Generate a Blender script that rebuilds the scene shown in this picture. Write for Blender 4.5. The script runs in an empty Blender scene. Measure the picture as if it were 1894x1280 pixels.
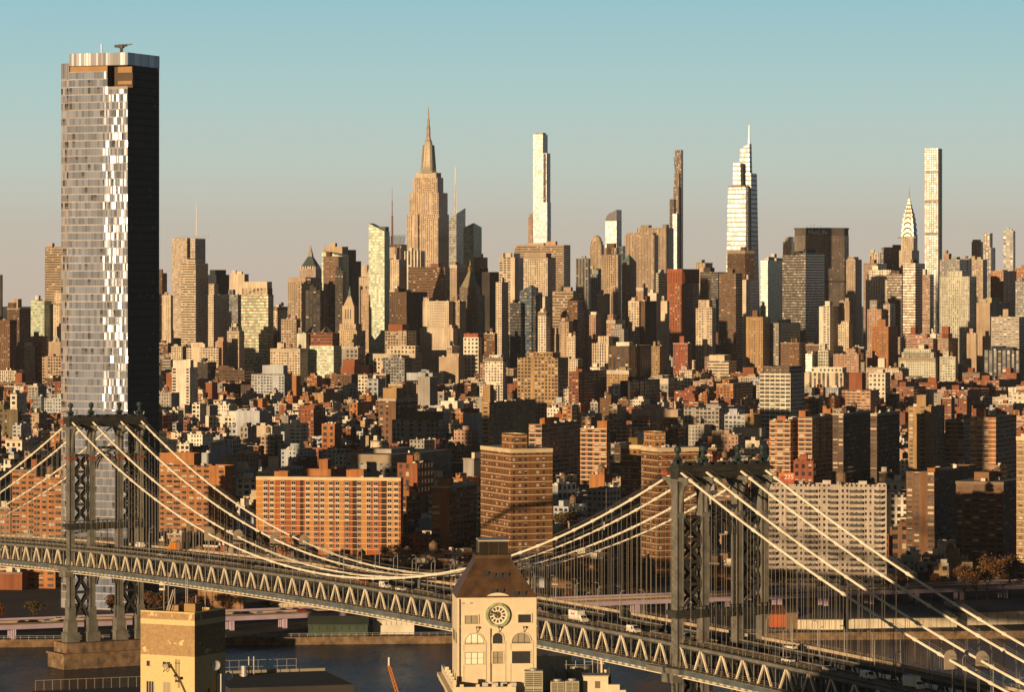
import bpy, bmesh, math, random
from mathutils import Vector, Matrix
R = math.radians
SC = bpy.context.scene
COL = SC.collection
rng = random.Random(7)
# ------------------------------------------------------------ camera, sky, sun, exposure
CZ, HY, FPX, CXP = 155.0, 520.0, 6750.0, 947.0       # eye height, horizon row, focal length and centre column of the photo (1894 px wide)
cam = bpy.data.cameras.new('camera'); cam.sensor_width = 36; cam.lens = 36*FPX/1894
cam.shift_y = -(640-HY)/1894; cam.clip_start = 1; cam.clip_end = 60000
camo = bpy.data.objects.new('camera', cam); COL.objects.link(camo)
camo.location = (0, 0, CZ); camo.rotation_euler = (R(90), 0, 0); SC.camera = camo
SUN_AZ, SUN_EL = 213.5, 4.6                           # bearing clockwise from the view direction, elevation
w = bpy.data.worlds.new('World'); SC.world = w; w.use_nodes = True
nt = w.node_tree; nt.nodes.clear()
def N(nt, t, **k):
    n = nt.nodes.new(t)
    for a, b in k.items(): setattr(n, a, b)
    return n
def sky():
    L = nt.links.new
    out = N(nt, 'ShaderNodeOutputWorld'); bg = N(nt, 'ShaderNodeBackground'); bg.inputs[1].default_value = 0.05
    sk = N(nt, 'ShaderNodeTexSky', sky_type='NISHITA', sun_disc=False); sk.sun_elevation = R(SUN_EL); sk.sun_rotation = R(SUN_AZ)
    sk.air_density = 1.2; sk.dust_density = .8; sk.ozone_density = 1.5
    geo = N(nt, 'ShaderNodeTexCoord'); sep = N(nt, 'ShaderNodeSeparateXYZ'); L(geo.outputs['Generated'], sep.inputs[0])
    mr = N(nt, 'ShaderNodeMapRange'); mr.inputs[1].default_value = -0.005; mr.inputs[2].default_value = 0.16; L(sep.outputs[2], mr.inputs[0])
    rp = N(nt, 'ShaderNodeValToRGB'); e = rp.color_ramp.elements
    stops = [(0, (.55,.455,.375)), (.05, (.55,.47,.385)), (.12, (.52,.49,.415)), (.23, (.44,.51,.455)), (.36, (.345,.50,.49)), (.5, (.255,.455,.505)), (.75, (.13,.32,.48)), (1, (.08,.19,.34))]
    e[0].position, e[0].color = 0, (*stops[0][1], 1); e[1].position, e[1].color = 1, (*stops[-1][1], 1)
    for p, c in stops[1:-1]: x = e.new(p); x.color = (*c, 1)
    L(mr.outputs[0], rp.inputs[0])
    sc = N(nt, 'ShaderNodeVectorMath', operation='SCALE'); sc.inputs['Scale'].default_value = 20.0; L(rp.outputs[0], sc.inputs[0])
    f1 = N(nt, 'ShaderNodeMapRange'); f1.inputs[1].default_value = 0.12; f1.inputs[2].default_value = 0.4; f1.inputs[3].default_value = 1; f1.inputs[4].default_value = 0; L(sep.outputs[2], f1.inputs[0])
    f2 = N(nt, 'ShaderNodeMapRange'); f2.inputs[1].default_value = -0.3; f2.inputs[2].default_value = 0.5; L(sep.outputs[1], f2.inputs[0])
    mu = N(nt, 'ShaderNodeMath', operation='MULTIPLY'); L(f1.outputs[0], mu.inputs[0]); L(f2.outputs[0], mu.inputs[1])
    mx = N(nt, 'ShaderNodeMix', data_type='RGBA'); L(mu.outputs[0], mx.inputs[0]); dim = N(nt, 'ShaderNodeVectorMath', operation='SCALE'); dim.inputs['Scale'].default_value = .55; L(sk.outputs[0], dim.inputs[0]); L(dim.outputs[0], mx.inputs[6]); L(sc.outputs[0], mx.inputs[7])
    L(mx.outputs[2], bg.inputs[0]); L(bg.outputs[0], out.inputs[0])
sky()
sl = bpy.data.lights.new('sun', 'SUN'); sl.energy = 5.0; sl.angle = R(0.5); sl.color = (1, .69, .375)
slo = bpy.data.objects.new('sun', sl); COL.objects.link(slo)
sd = Vector((math.sin(R(SUN_AZ))*math.cos(R(SUN_EL)), math.cos(R(SUN_AZ))*math.cos(R(SUN_EL)), math.sin(R(SUN_EL))))
slo.rotation_euler = (-sd).to_track_quat('-Z', 'Y').to_euler()
vs = SC.view_settings; vs.view_transform = 'Standard'; vs.look = 'None'; vs.exposure = .33; vs.gamma = 1
SC.cycles.max_bounces = 4; SC.cycles.volume_bounces = 0; SC.cycles.diffuse_bounces = 2; SC.cycles.glossy_bounces = 2

# ------------------------------------------------------------ helpers
def WX(px, Y): return (px-CXP)/FPX*Y
def WZ(py, Y): return CZ-(py-HY)/FPX*Y
def PY(z, Y): return HY+(CZ-z)*FPX/Y
class MB:
    """collects faces for ONE mesh; UVs count bays (u) and floors (v) on walls"""
    def __init__(s): s.v, s.f, s.uv, s.m = [], [], [], []
    def face(s, pts, uv=None, m=0):
        i = len(s.v); s.v += [tuple(p) for p in pts]; s.f.append(tuple(range(i, i+len(pts)))); s.m.append(m)
        s.uv += uv if uv else [(p[0]*.1, p[1]*.1) for p in pts]
    def prism(s, poly, z0, z1, bay=3.2, fl=3.4, m=0, top=True, mt=None, bot=False, zref=None, poly2=None):
        n = len(poly); q = poly2 or poly; k = rng.randrange(50)*7; zr = z0 if zref is None else zref
        za = z0 if isinstance(z0, (list, tuple)) else [z0]*n; zb = z1 if isinstance(z1, (list, tuple)) else [z1]*n
        if isinstance(zr, (list, tuple)): zr = min(zr)
        for i in range(n):
            a, b, c, d = poly[i], poly[(i+1) % n], q[(i+1) % n], q[i]
            j = (i+1) % n; L = math.hypot(b[0]-a[0], b[1]-a[1]); nb = max(1, round(L/bay))
            s.face([(a[0],a[1],za[i]),(b[0],b[1],za[j]),(c[0],c[1],zb[j]),(d[0],d[1],zb[i])],
                   [(k,(za[i]-zr)/fl),(k+nb,(za[j]-zr)/fl),(k+nb,(zb[j]-zr)/fl),(k,(zb[i]-zr)/fl)], m); k += nb+5
        if top: s.face([(p[0],p[1],zb[i]) for i, p in enumerate(q)], None, m if mt is None else mt)
        if bot: s.face([(p[0],p[1],za[i]) for i, p in reversed(list(enumerate(poly)))], None, m)
    def box(s, x0, x1, y0, y1, z0, z1, **k): s.prism([(x0,y0),(x1,y0),(x1,y1),(x0,y1)], z0, z1, **k)
    def cyl(s, cx, cy, r, z0, z1, n=12, r2=None, **k):
        r2 = r if r2 is None else r2; P = lambda q: [(cx+q*math.cos(2*math.pi*i/n), cy+q*math.sin(2*math.pi*i/n)) for i in range(n)]
        s.prism(P(r), z0, z1, poly2=P(max(r2,.001)), **k)
    def ring(s, cx, cy, prof, n=12, m=0):
        for (r0,a),(r1,b) in zip(prof, prof[1:]): s.cyl(cx, cy, r0, a, b, n=n, r2=r1, m=m, top=(b==prof[-1][1]))
    def beam(s, p, q, w, h=None, m=0):
        p, q = Vector(p), Vector(q); h = h or w; d = (q-p).normalized()
        u = d.cross(Vector((0,0,1))); u = u.normalized() if u.length > .01 else Vector((1,0,0)); v = u.cross(d)
        c = [u*(w/2)*a+v*(h/2)*b for a, b in ((-1,-1),(1,-1),(1,1),(-1,1))]
        A = [p+x for x in c]; B = [q+x for x in c]
        for i in range(4): j = (i+1)%4; s.face([A[j],A[i],B[i],B[j]], None, m)
        s.face(A, None, m); s.face(B[::-1], None, m)
    def tube(s, pts, r, n=6, m=0):
        pts = [Vector(p) for p in pts]; rings = []
        for i, p in enumerate(pts):
            d = (pts[min(i+1,len(pts)-1)]-pts[max(i-1,0)]).normalized(); u = d.cross(Vector((0,0,1)))
            u = u.normalized() if u.length > .01 else Vector((1,0,0)); v = u.cross(d)
            rr = r[i] if isinstance(r, (list,tuple)) else r
            rings.append([p+(u*math.cos(2*math.pi*k/n)+v*math.sin(2*math.pi*k/n))*rr for k in range(n)])
        for a, b in zip(rings, rings[1:]):
            for k in range(n): j = (k+1)%n; s.face([a[j],a[k],b[k],b[j]], None, m)
        s.face(rings[0], None, m); s.face(rings[-1][::-1], None, m)
    def sphere(s, c, r, n=12, m=0, sz=1):
        for i in range(n//2):
            a, b = math.pi*i/(n//2)-math.pi/2, math.pi*(i+1)/(n//2)-math.pi/2
            for k in range(n):
                t, u = 2*math.pi*k/n, 2*math.pi*(k+1)/n
                P = lambda e, f: (c[0]+r*math.cos(e)*math.cos(f), c[1]+r*math.cos(e)*math.sin(f), c[2]+r*sz*math.sin(e))
                s.face([P(a,t),P(a,u),P(b,u),P(b,t)], None, m)
    def build(s, name, mats, parent=None, color=None, smooth=False):
        me = bpy.data.meshes.new(name); me.from_pydata(s.v, [], s.f)
        ul = me.uv_layers.new(name='UVMap'); ul.data.foreach_set('uv', [c for t in s.uv for c in t])
        mats = mats if isinstance(mats, (list,tuple)) else [mats]
        for x in mats: me.materials.append(x)
        if len(mats) > 1: me.polygons.foreach_set('material_index', s.m)
        if smooth: me.polygons.foreach_set('use_smooth', [True]*len(s.f))
        me.update()
        o = bpy.data.objects.new(name, me); COL.objects.link(o)
        if parent: o.parent = parent
        if color: o.color = (*color, 1)
        return o
def tag(o, label=None, cat=None, group=None, kind=None):
    for k, v in (('label',label),('category',cat),('group',group),('kind',kind)):
        if v: o[k] = v
    return o
def text_mesh(name, body, size, extrude, mat, parent, loc, rot, offset=0):
    ft = bpy.data.curves.new(name, 'FONT'); ft.body = body; ft.size = size; ft.align_x = 'CENTER'; ft.align_y = 'CENTER'; ft.extrude = extrude; ft.offset = offset
    tmp = bpy.data.objects.new(name, ft); COL.objects.link(tmp); bpy.context.view_layer.update()
    me = bpy.data.meshes.new_from_object(tmp.evaluated_get(bpy.context.evaluated_depsgraph_get())); bpy.data.objects.remove(tmp); bpy.data.curves.remove(ft)
    o = bpy.data.objects.new(name, me); COL.objects.link(o); o.parent = parent; o.location = loc; o.rotation_euler = rot; me.materials.clear(); me.materials.append(mat); return o
def thing(name, label, cat, loc=(0,0,0), rz=0, group=None):
    o = bpy.data.objects.new(name, None); o.empty_display_size = 3; COL.objects.link(o); o.location = loc; o.rotation_euler = (0,0,rz)
    return tag(o, label, cat, group)
def dup(root, loc=None, rz=None, label=None):
    def cp(o, par):
        c = o.copy(); COL.objects.link(c); c.parent = par
        for ch in list(o.children): cp(ch, c)
        return c
    r = cp(root, None)
    if loc: r.location = loc
    if rz is not None: r.rotation_euler = (0,0,rz)
    if label: r['label'] = label
    return r

# ------------------------------------------------------------ materials
def simple(name, col, rough=.8, metal=0, noise=.12, scale=.15, bump=0, spec=.3, objcol=False):
    m = bpy.data.materials.new(name); m.use_nodes = True; t = m.node_tree; b = t.nodes['Principled BSDF']; L = t.links.new
    b.inputs['Roughness'].default_value = rough; b.inputs['Metallic'].default_value = metal; b.inputs['Specular IOR Level'].default_value = spec
    tc = N(t, 'ShaderNodeTexCoord'); nz = N(t, 'ShaderNodeTexNoise'); nz.inputs['Scale'].default_value = scale; nz.inputs['Detail'].default_value = 5
    L(tc.outputs['Object'], nz.inputs['Vector'])
    mr = N(t, 'ShaderNodeMapRange'); mr.inputs[1].default_value = .3; mr.inputs[2].default_value = .7; mr.inputs[3].default_value = 1-noise*1.5; mr.inputs[4].default_value = 1+noise; L(nz.outputs[0], mr.inputs[0])
    sc = N(t, 'ShaderNodeVectorMath', operation='SCALE'); sc.inputs[0].default_value = col; L(mr.outputs[0], sc.inputs['Scale'])
    if objcol: oi = N(t, 'ShaderNodeObjectInfo'); L(oi.outputs['Color'], sc.inputs[0])
    L(sc.outputs[0], b.inputs['Base Color'])
    if bump:
        bp = N(t, 'ShaderNodeBump'); bp.inputs['Strength'].default_value = .5; bp.inputs['Distance'].default_value = bump; L(nz.outputs[0], bp.inputs['Height']); L(bp.outputs[0], b.inputs['Normal'])
    return m
def facade_group():
    g = bpy.data.node_groups.new('facade', 'ShaderNodeTree'); I = g.interface
    for n, t, d in (('Wall','NodeSocketColor',(.5,.4,.3,1)),('Glass','NodeSocketColor',(.03,.03,.035,1)),('Blind','NodeSocketColor',(.45,.4,.33,1)),('Band','NodeSocketColor',(.6,.5,.4,1)),
                    ('W','NodeSocketFloat',.5),('H','NodeSocketFloat',.5),('BandH','NodeSocketFloat',0),('BlindP','NodeSocketFloat',.2),('Metal','NodeSocketFloat',0),('Jit','NodeSocketFloat',.02),('GR','NodeSocketFloat',.12),('WR','NodeSocketFloat',.85),('Tint','NodeSocketFloat',1.2)):
        s = I.new_socket(n, in_out='INPUT', socket_type=t); s.default_value = d
    I.new_socket('BSDF', in_out='OUTPUT', socket_type='NodeSocketShader')
    L = g.links.new; gi = N(g,'NodeGroupInput'); go = N(g,'NodeGroupOutput')
    def M(op, a, b=None, c=None):
        n = N(g,'ShaderNodeMath', operation=op)
        for i, x in enumerate((a,b,c)):
            if x is None: continue
            if isinstance(x, (int,float)): n.inputs[i].default_value = x
            else: L(x, n.inputs[i])
        return n.outputs[0]
    def mix(f, a, b):
        n = N(g,'ShaderNodeMix', data_type='RGBA'); L(f, n.inputs[0])
        for x, i in ((a,6),(b,7)):
            if isinstance(x, tuple): n.inputs[i].default_value = x
            else: L(x, n.inputs[i])
        return n.outputs[2]
    uv = N(g,'ShaderNodeUVMap', uv_map='UVMap'); sp = N(g,'ShaderNodeSeparateXYZ'); L(uv.outputs[0], sp.inputs[0])
    oi = N(g,'ShaderNodeObjectInfo')
    fu, fv = M('FRACT', sp.outputs[0]), M('FRACT', sp.outputs[1])
    cc = N(g,'ShaderNodeCombineXYZ'); L(M('FLOOR', sp.outputs[0]), cc.inputs[0]); L(M('MULTIPLY', oi.outputs['Random'], 53.0), cc.inputs[1]); wc = N(g,'ShaderNodeTexWhiteNoise', noise_dimensions='2D'); L(cc.outputs[0], wc.inputs['Vector'])
    punched = M('LESS_THAN', gi.outputs['W'], .8)      # masonry walls: some columns narrower, some blank
    cw = M('MULTIPLY', M('ADD', .72, M('MULTIPLY', wc.outputs[0], .5)), M('GREATER_THAN', wc.outputs[0], .09)); cwm = M('ADD', M('MULTIPLY', punched, cw), M('SUBTRACT', 1.0, punched))
    du, dv = M('ABSOLUTE', M('SUBTRACT', fu, .5)), M('ABSOLUTE', M('SUBTRACT', fv, .5))
    mk = M('MULTIPLY', M('LESS_THAN', du, M('MULTIPLY', M('MULTIPLY', gi.outputs['W'], cwm), .5)), M('LESS_THAN', dv, M('MULTIPLY', gi.outputs['H'], .5)))
    cb = N(g,'ShaderNodeCombineXYZ'); L(M('FLOOR', sp.outputs[0]), cb.inputs[0]); L(M('FLOOR', sp.outputs[1]), cb.inputs[1]); L(M('MULTIPLY', oi.outputs['Random'], 97.0), cb.inputs[2])
    wn = N(g,'ShaderNodeTexWhiteNoise', noise_dimensions='3D'); L(cb.outputs[0], wn.inputs['Vector'])
    geo = N(g,'ShaderNodeNewGeometry'); nz = N(g,'ShaderNodeTexNoise'); nz.inputs['Scale'].default_value = .06; nz.inputs['Detail'].default_value = 6; L(geo.outputs['Position'], nz.inputs['Vector'])
    wv = N(g,'ShaderNodeMapRange'); wv.inputs[1].default_value=.3; wv.inputs[2].default_value=.7; wv.inputs[3].default_value=.8; wv.inputs[4].default_value=1.13; L(nz.outputs[0], wv.inputs[0])
    sx = N(g,'ShaderNodeMapping'); sx.inputs['Scale'].default_value = (2.3,.12,1); L(uv.outputs[0], sx.inputs[0]); sn = N(g,'ShaderNodeTexNoise'); sn.inputs['Scale'].default_value = 1; sn.inputs['Detail'].default_value = 4; L(sx.outputs[0], sn.inputs['Vector'])
    sv = N(g,'ShaderNodeMapRange'); sv.inputs[1].default_value=.35; sv.inputs[2].default_value=.7; sv.inputs[3].default_value=1.08; sv.inputs[4].default_value=.72; L(sn.outputs[0], sv.inputs[0])
    ws = N(g,'ShaderNodeVectorMath', operation='SCALE'); L(gi.outputs['Wall'], ws.inputs[0]); L(M('MULTIPLY', wv.outputs[0], sv.outputs[0]), ws.inputs['Scale'])
    wall = mix(M('LESS_THAN', fv, gi.outputs['BandH']), ws.outputs[0], gi.outputs['Band'])
    s3 = N(g,'ShaderNodeSeparateXYZ'); L(wn.outputs[1], s3.inputs[0])
    gs = N(g,'ShaderNodeVectorMath', operation='SCALE'); L(gi.outputs['Glass'], gs.inputs[0]); L(M('ADD', 1.0, M('MULTIPLY', M('SUBTRACT', s3.outputs[0], .42), gi.outputs['Tint'])), gs.inputs['Scale'])
    # a blind covers the upper part of some windows
    bl = M('MULTIPLY', M('LESS_THAN', wn.outputs[0], gi.outputs['BlindP']), M('GREATER_THAN', fv, M('ADD', M('MULTIPLY', s3.outputs[1], .6), .15)))
    gl = mix(bl, gs.outputs[0], gi.outputs['Blind'])
    b = N(g,'ShaderNodeBsdfPrincipled'); L(mix(mk, wall, gl), b.inputs['Base Color'])
    L(M('ADD', M('MULTIPLY', mk, M('SUBTRACT', gi.outputs['GR'], gi.outputs['WR'])), gi.outputs['WR']), b.inputs['Roughness'])
    L(M('MULTIPLY', mk, gi.outputs['Metal']), b.inputs['Metallic'])
    L(M('ADD', M('MULTIPLY', mk, .5), .2), b.inputs['Specular IOR Level'])
    j0 = N(g,'ShaderNodeVectorMath', operation='SUBTRACT'); L(wn.outputs[1], j0.inputs[0]); j0.inputs[1].default_value = (.5,.5,.5)
    j1 = N(g,'ShaderNodeVectorMath', operation='SCALE'); L(j0.outputs[0], j1.inputs[0]); L(M('MULTIPLY', mk, gi.outputs['Jit']), j1.inputs['Scale'])
    j2 = N(g,'ShaderNodeVectorMath', operation='ADD'); L(geo.outputs['Normal'], j2.inputs[0]); L(j1.outputs[0], j2.inputs[1])
    j3 = N(g,'ShaderNodeVectorMath', operation='NORMALIZE'); L(j2.outputs[0], j3.inputs[0]); L(j3.outputs[0], b.inputs['Normal'])
    L(b.outputs[0], go.inputs[0]); return g
FG = facade_group()
def facade(name, **k):
    m = bpy.data.materials.new(name); m.use_nodes = True; t = m.node_tree; t.nodes.remove(t.nodes['Principled BSDF'])
    g = N(t,'ShaderNodeGroup'); g.node_tree = FG; t.links.new(g.outputs[0], t.nodes['Material Output'].inputs[0])
    for a, b in k.items():
        if a == 'Wall' and b is None: continue
        g.inputs[a].default_value = (*b, 1) if isinstance(b, tuple) else b
    if 'Wall' not in k: oi = N(t,'ShaderNodeObjectInfo'); t.links.new(oi.outputs['Color'], g.inputs['Wall'])
    return m
# style -> (material, bay width, storey height)
ST = {
 'punch': (facade('punched windows', W=.42, H=.5), 3.0, 3.3),
 'wide': (facade('wide windows', W=.62, H=.5, BlindP=.3), 3.6, 3.2),
 'pair': (facade('paired windows', W=.7, H=.46, BlindP=.35), 4.4, 3.0),
 'big': (facade('coarse windows', W=.5, H=.55), 5.0, 5.0),
 'ribbon': (facade('ribbon windows', W=1.0, H=.45, Glass=(.05,.045,.04), BlindP=.12), 3.0, 3.8),
 'strip': (facade('vertical window strips', W=.45, H=.8, Band=(.25,.2,.16), BlindP=.15), 3.0, 3.8),
 'fins': (facade('white fins', W=.6, H=1.0, Glass=(.05,.045,.045), BlindP=.08), 5.5, 3.8),
 'grid': (facade('deep concrete grid', W=.66, H=.62, BlindP=.3), 3.8, 3.8),
 'balc': (facade('balcony rows', W=.7, H=.6, BandH=.16, Band=(.62,.56,.47), BlindP=.3), 5.0, 3.1),
 'band': (facade('brick with pale floor bands', W=.42, H=.42, BandH=.09, Band=(.62,.50,.34), BlindP=.35), 3.4, 3.3),
 'glass': (facade('curtain wall', W=.95, H=.86, Glass=(.15,.165,.18), Metal=.2, Jit=.015, GR=.16, BlindP=.1), 3.0, 3.9),
 'green': (facade('green curtain wall', W=.95, H=.72, Glass=(.22,.31,.25), Metal=.15, Jit=.015, GR=.3, BlindP=.1), 3.0, 3.9),
 'dglass': (facade('dark curtain wall', W=.9, H=.6, Glass=(.05,.045,.045), Metal=.1, Jit=.02, GR=.15, BlindP=.07), 2.6, 3.8),
 'bronze': (facade('bronze curtain wall', W=.92, H=.62, Glass=(.10,.07,.05), Metal=.12, Jit=.02, GR=.2, BlindP=.1), 3.0, 3.8),
 'slab': (facade('white slab edges and wide glass', W=.88, H=.66, Glass=(.05,.055,.055), BlindP=.2, Tint=1.0), 4.6, 3.7),
 'blank': (facade('plain wall', W=0.0), 6.0, 6.0),
 'bluegl': (facade('blue curtain wall', W=.94, H=.8, Glass=(.10,.14,.19), Metal=.45, Jit=.03, GR=.12, BlindP=.1), 3.0, 3.8),
}
COLS = dict(cream=(.60,.51,.40), tan=(.42,.325,.24), brick=(.27,.10,.05), orange=(.38,.165,.065), brown=(.19,.105,.06), white=(.72,.66,.57), grey=(.33,.31,.29), dark=(.055,.048,.042),
            navy=(.035,.042,.055), pink=(.42,.27,.20), ochre=(.38,.25,.13), red=(.30,.10,.06), bluew=(.42,.45,.50), olive=(.16,.13,.08), pale=(.55,.55,.46), steel=(.25,.26,.27), umber=(.13,.08,.05))
M_ROOF = simple('roof gravel', (.16,.13,.11), .95, noise=.35, scale=.2)
M_OBJ = simple('painted masonry', (.5,.5,.5), .85, noise=.15, scale=.12, objcol=True)
M_DARK = simple('dark metal', (.05,.05,.05), .5)
M_TANK = simple('cedar staves', (.20,.13,.08), .9, noise=.3, scale=.8)
M_WHITE = simple('white paint', (.75,.72,.66), .6)
M_COPING = simple('cream coping', (.60,.49,.32), .8)
M_MET = simple('bare metal', (.38,.37,.36), .5, .3)

# ------------------------------------------------------------ buildings
FOOT = []      # (corner list, pixel left, pixel right, top row, visible-to row, Y)
def corner(xl, xc, xr, Y, th):
    c, s = math.cos(R(th)), math.sin(R(th)); X = WX(xc, Y); tl, tr = (xl-CXP)/FPX, (xr-CXP)/FPX
    wl = (X-tl*Y)/(c+tl*s) if xl < xc else 6.0                 # left wall runs (-c, s)
    dr = (tr*Y-X)/(s-tr*c) if xr > xc and s-tr*c > .02 else 14.0  # right wall runs (s, c)
    return X, max(2.5, wl), min(max(3, dr), 90), c, s
def walls(mb, x0, x1, y0, y1, z0, z1, bay, fl, par=.9, zref=0, cut=None):
    """outer walls, parapet cap and inner parapet face; cut = extra height at the four corners"""
    P = [(x0,y0),(x1,y0),(x1,y1),(x0,y1)]; t = min(.5, (x1-x0)*.1)
    Q = [(x0+t,y0+t),(x1-t,y0+t),(x1-t,y1-t),(x0+t,y1-t)]
    zb = [z1+k for k in cut] if cut else z1
    mb.prism(P, z0, zb, bay, fl, top=bool(cut), zref=zref)
    if not cut:
        for i in range(4):
            j = (i+1)%4
            mb.face([(*P[i],z1),(*P[j],z1),(*Q[j],z1),(*Q[i],z1)], [(0,0)]*4)
            mb.face([(*Q[i],z1),(*Q[j],z1),(*Q[j],z1-par),(*Q[i],z1-par)], [(0,0)]*4)
    return Q
def tank(par, x, y, z, r=2.2, h=3.6, name='water_tank'):
    a = MB(); a.cyl(x, y, r, z+2.2, z+2.2+h, n=10)
    for i in range(4): a.beam((x+r*.7*(-1)**i, y+r*.7*(-1)**(i//2), z), (x+r*.7*(-1)**i, y+r*.7*(-1)**(i//2), z+2.2), .3)
    o = a.build(name, M_TANK, par)
    b = MB(); b.cyl(x, y, r*1.08, z+2.2+h, z+2.2+h+r*.8, n=10, r2=.05); b.build('tank_roof', M_TANK, o)
    return o
KNAME = {'punch':'brick_building','wide':'apartment_tower','pair':'apartment_tower','big':'brick_building','ribbon':'office_tower','strip':'office_tower','fins':'office_tower','grid':'office_tower','slab':'apartment_tower','balc':'apartment_tower',
         'band':'apartment_tower','glass':'glass_tower','green':'glass_tower','dglass':'office_tower','bronze':'office_tower','blank':'plain_building','bluegl':'glass_tower'}
def bld(xl, xc, xr, yt, Y, style, col, label, th=22.7, yv=None, tiers=(), ph=None, tk=0, name=None, cat='building', z0=2.0, cut=None, group=None, rf=True, d=None, topcol=None, mats=None):
    """a building from its left edge, near corner, right edge and top row in the photo, standing at distance Y"""
    col = COLS[col] if isinstance(col, str) else col
    if yv and 1990 < Y < 4640:      # push back until a five storey street in front would just hide its foot
        Y = max(Y*.97, min(4560+(Y-4000)*.1, 133*FPX/(yv-HY)+(Y-3000)*.06))
    X, wl, dr, c, s = corner(xl, xc, xr, Y, th); dr = d or dr; zt = WZ(yt, Y)
    FOOT.append(([(X,Y),(X-c*wl,Y+s*wl),(X-c*wl+s*dr,Y+s*wl+c*dr),(X+s*dr,Y+c*dr)], min(xl,xc), max(xr,xc), min([yt]+[t[3] for t in tiers]), yv if yv else yt+40, Y, label))
    r = thing(name or KNAME[style], label, cat, (X, Y, 0), R(-th), group)
    m, bay, fl = ST[style]
    if mats: m, bay, fl = mats
    a = MB(); Q = walls(a, -wl, 0, 0, dr, z0, zt, bay, fl, cut=cut); a.build('wall', m, r, col)
    if rf and not cut: b = MB(); b.face([(*q, zt-.85) for q in Q]); b.build('roof', M_ROOF, r)
    for t in tiers:     # (xl, xc, xr, ytop[, style, col]) : a setback block rising from the roof
        ts = ST[t[4]] if len(t) > 4 and t[4] else (m, bay, fl); tc = t[5] if len(t) > 5 else col; tc = COLS[tc] if isinstance(tc, str) else tc
        oy = min(1.5, dr*.1) if len(t) < 7 else t[6]; Yc = Y+oy*c; X2, w2, d2, _, _ = corner(t[0], t[1], t[2], Yc, th)
        lx = (X2-(X+oy*s))/c; lx = max(-wl+w2+.0, min(-.05, lx)) if w2 < wl else -.05; w2 = min(w2, wl-.1); d2 = min(d2, dr-oy-.1)
        if t[2] <= t[1]: d2 = (dr-oy)*.7
        zz = WZ(t[3], Yc); a = MB(); walls(a, lx-w2, lx, oy, oy+max(d2,2), zt-.86, zz, ts[1], ts[2], zref=0); k = a.build('upper_storeys' if zz-zt > 6 else 'penthouse', ts[0], r, tc)
        b = MB(); b.face([(lx-w2+.5,oy+.5,zz-.8),(lx-.5,oy+.5,zz-.8),(lx-.5,oy+max(d2,2)-.5,zz-.8),(lx-w2+.5,oy+max(d2,2)-.5,zz-.8)]); b.build('roof', M_ROOF, k)
    if ph is None and not tiers and not cut: ph = rng.choice((1,1,2))
    for i in range(ph or 0):
        w2 = wl*rng.uniform(.18,.4); x0 = -wl+rng.uniform(.08,.9)*(wl-w2); d2 = dr*rng.uniform(.25,.5); h = rng.uniform(2.5,5)*(1 if zt < 70 else 1.4)
        a = MB(); a.box(x0, x0+w2, dr*.2, dr*.2+d2, zt-.86, zt+h, bay=6, fl=6); a.build('penthouse', M_OBJ, r, tuple(q*rng.uniform(.8,1.15) for q in col))
    if style == 'band':
        b = MB(); b.box(-wl-.15, .15, -.15, dr+.15, zt-2.0, zt+.05); b.build('cornice', M_COPING, r)
    for i in range(tk): tank(r, -wl*rng.uniform(.2,.8), dr*rng.uniform(.2,.6), zt-.86, r=rng.uniform(1.9,2.8))
    if style in ('punch','pair','wide','big') and rng.random() < .6 and not cut:
        b = MB(); h_ = rng.uniform(.7,1.8); b.box(-wl-.2, .2, -.3, dr+.2, zt-h_-rng.choice((0,0,fl)), zt-.02 if h_ > 1.2 else zt+.06); b.build('cornice', M_OBJ, r, rng.choice(((.45,.39,.31),(.30,.24,.18),(.20,.16,.13),(.52,.47,.40),tuple(q*.75 for q in col))))
    if cat == 'building' and zt < 140 and not cut:
        if style in ('punch','pair','wide','big') and not tk and rng.random() < .4: tank(r, -wl*rng.uniform(.15,.85), dr*rng.uniform(.3,.7), zt-.86, r=rng.uniform(1.7,2.5))
        for i in range(rng.randint(2,6)):      # roof plant
            x, y, q = -wl*rng.uniform(.1,.9), dr*rng.uniform(.1,.8), rng.uniform(.5,1.3)
            a = MB(); a.box(x-q, x+q, y-q, y+q, zt-.86, zt+rng.uniform(.4,1.6)); a.build('vent_unit', M_OBJ, r, rng.choice(((.6,.56,.5),(.4,.38,.36),(.7,.66,.6))))
    return r
def block(r, blks, Y, th, mat_of, zlow, X0):
    pass
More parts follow.
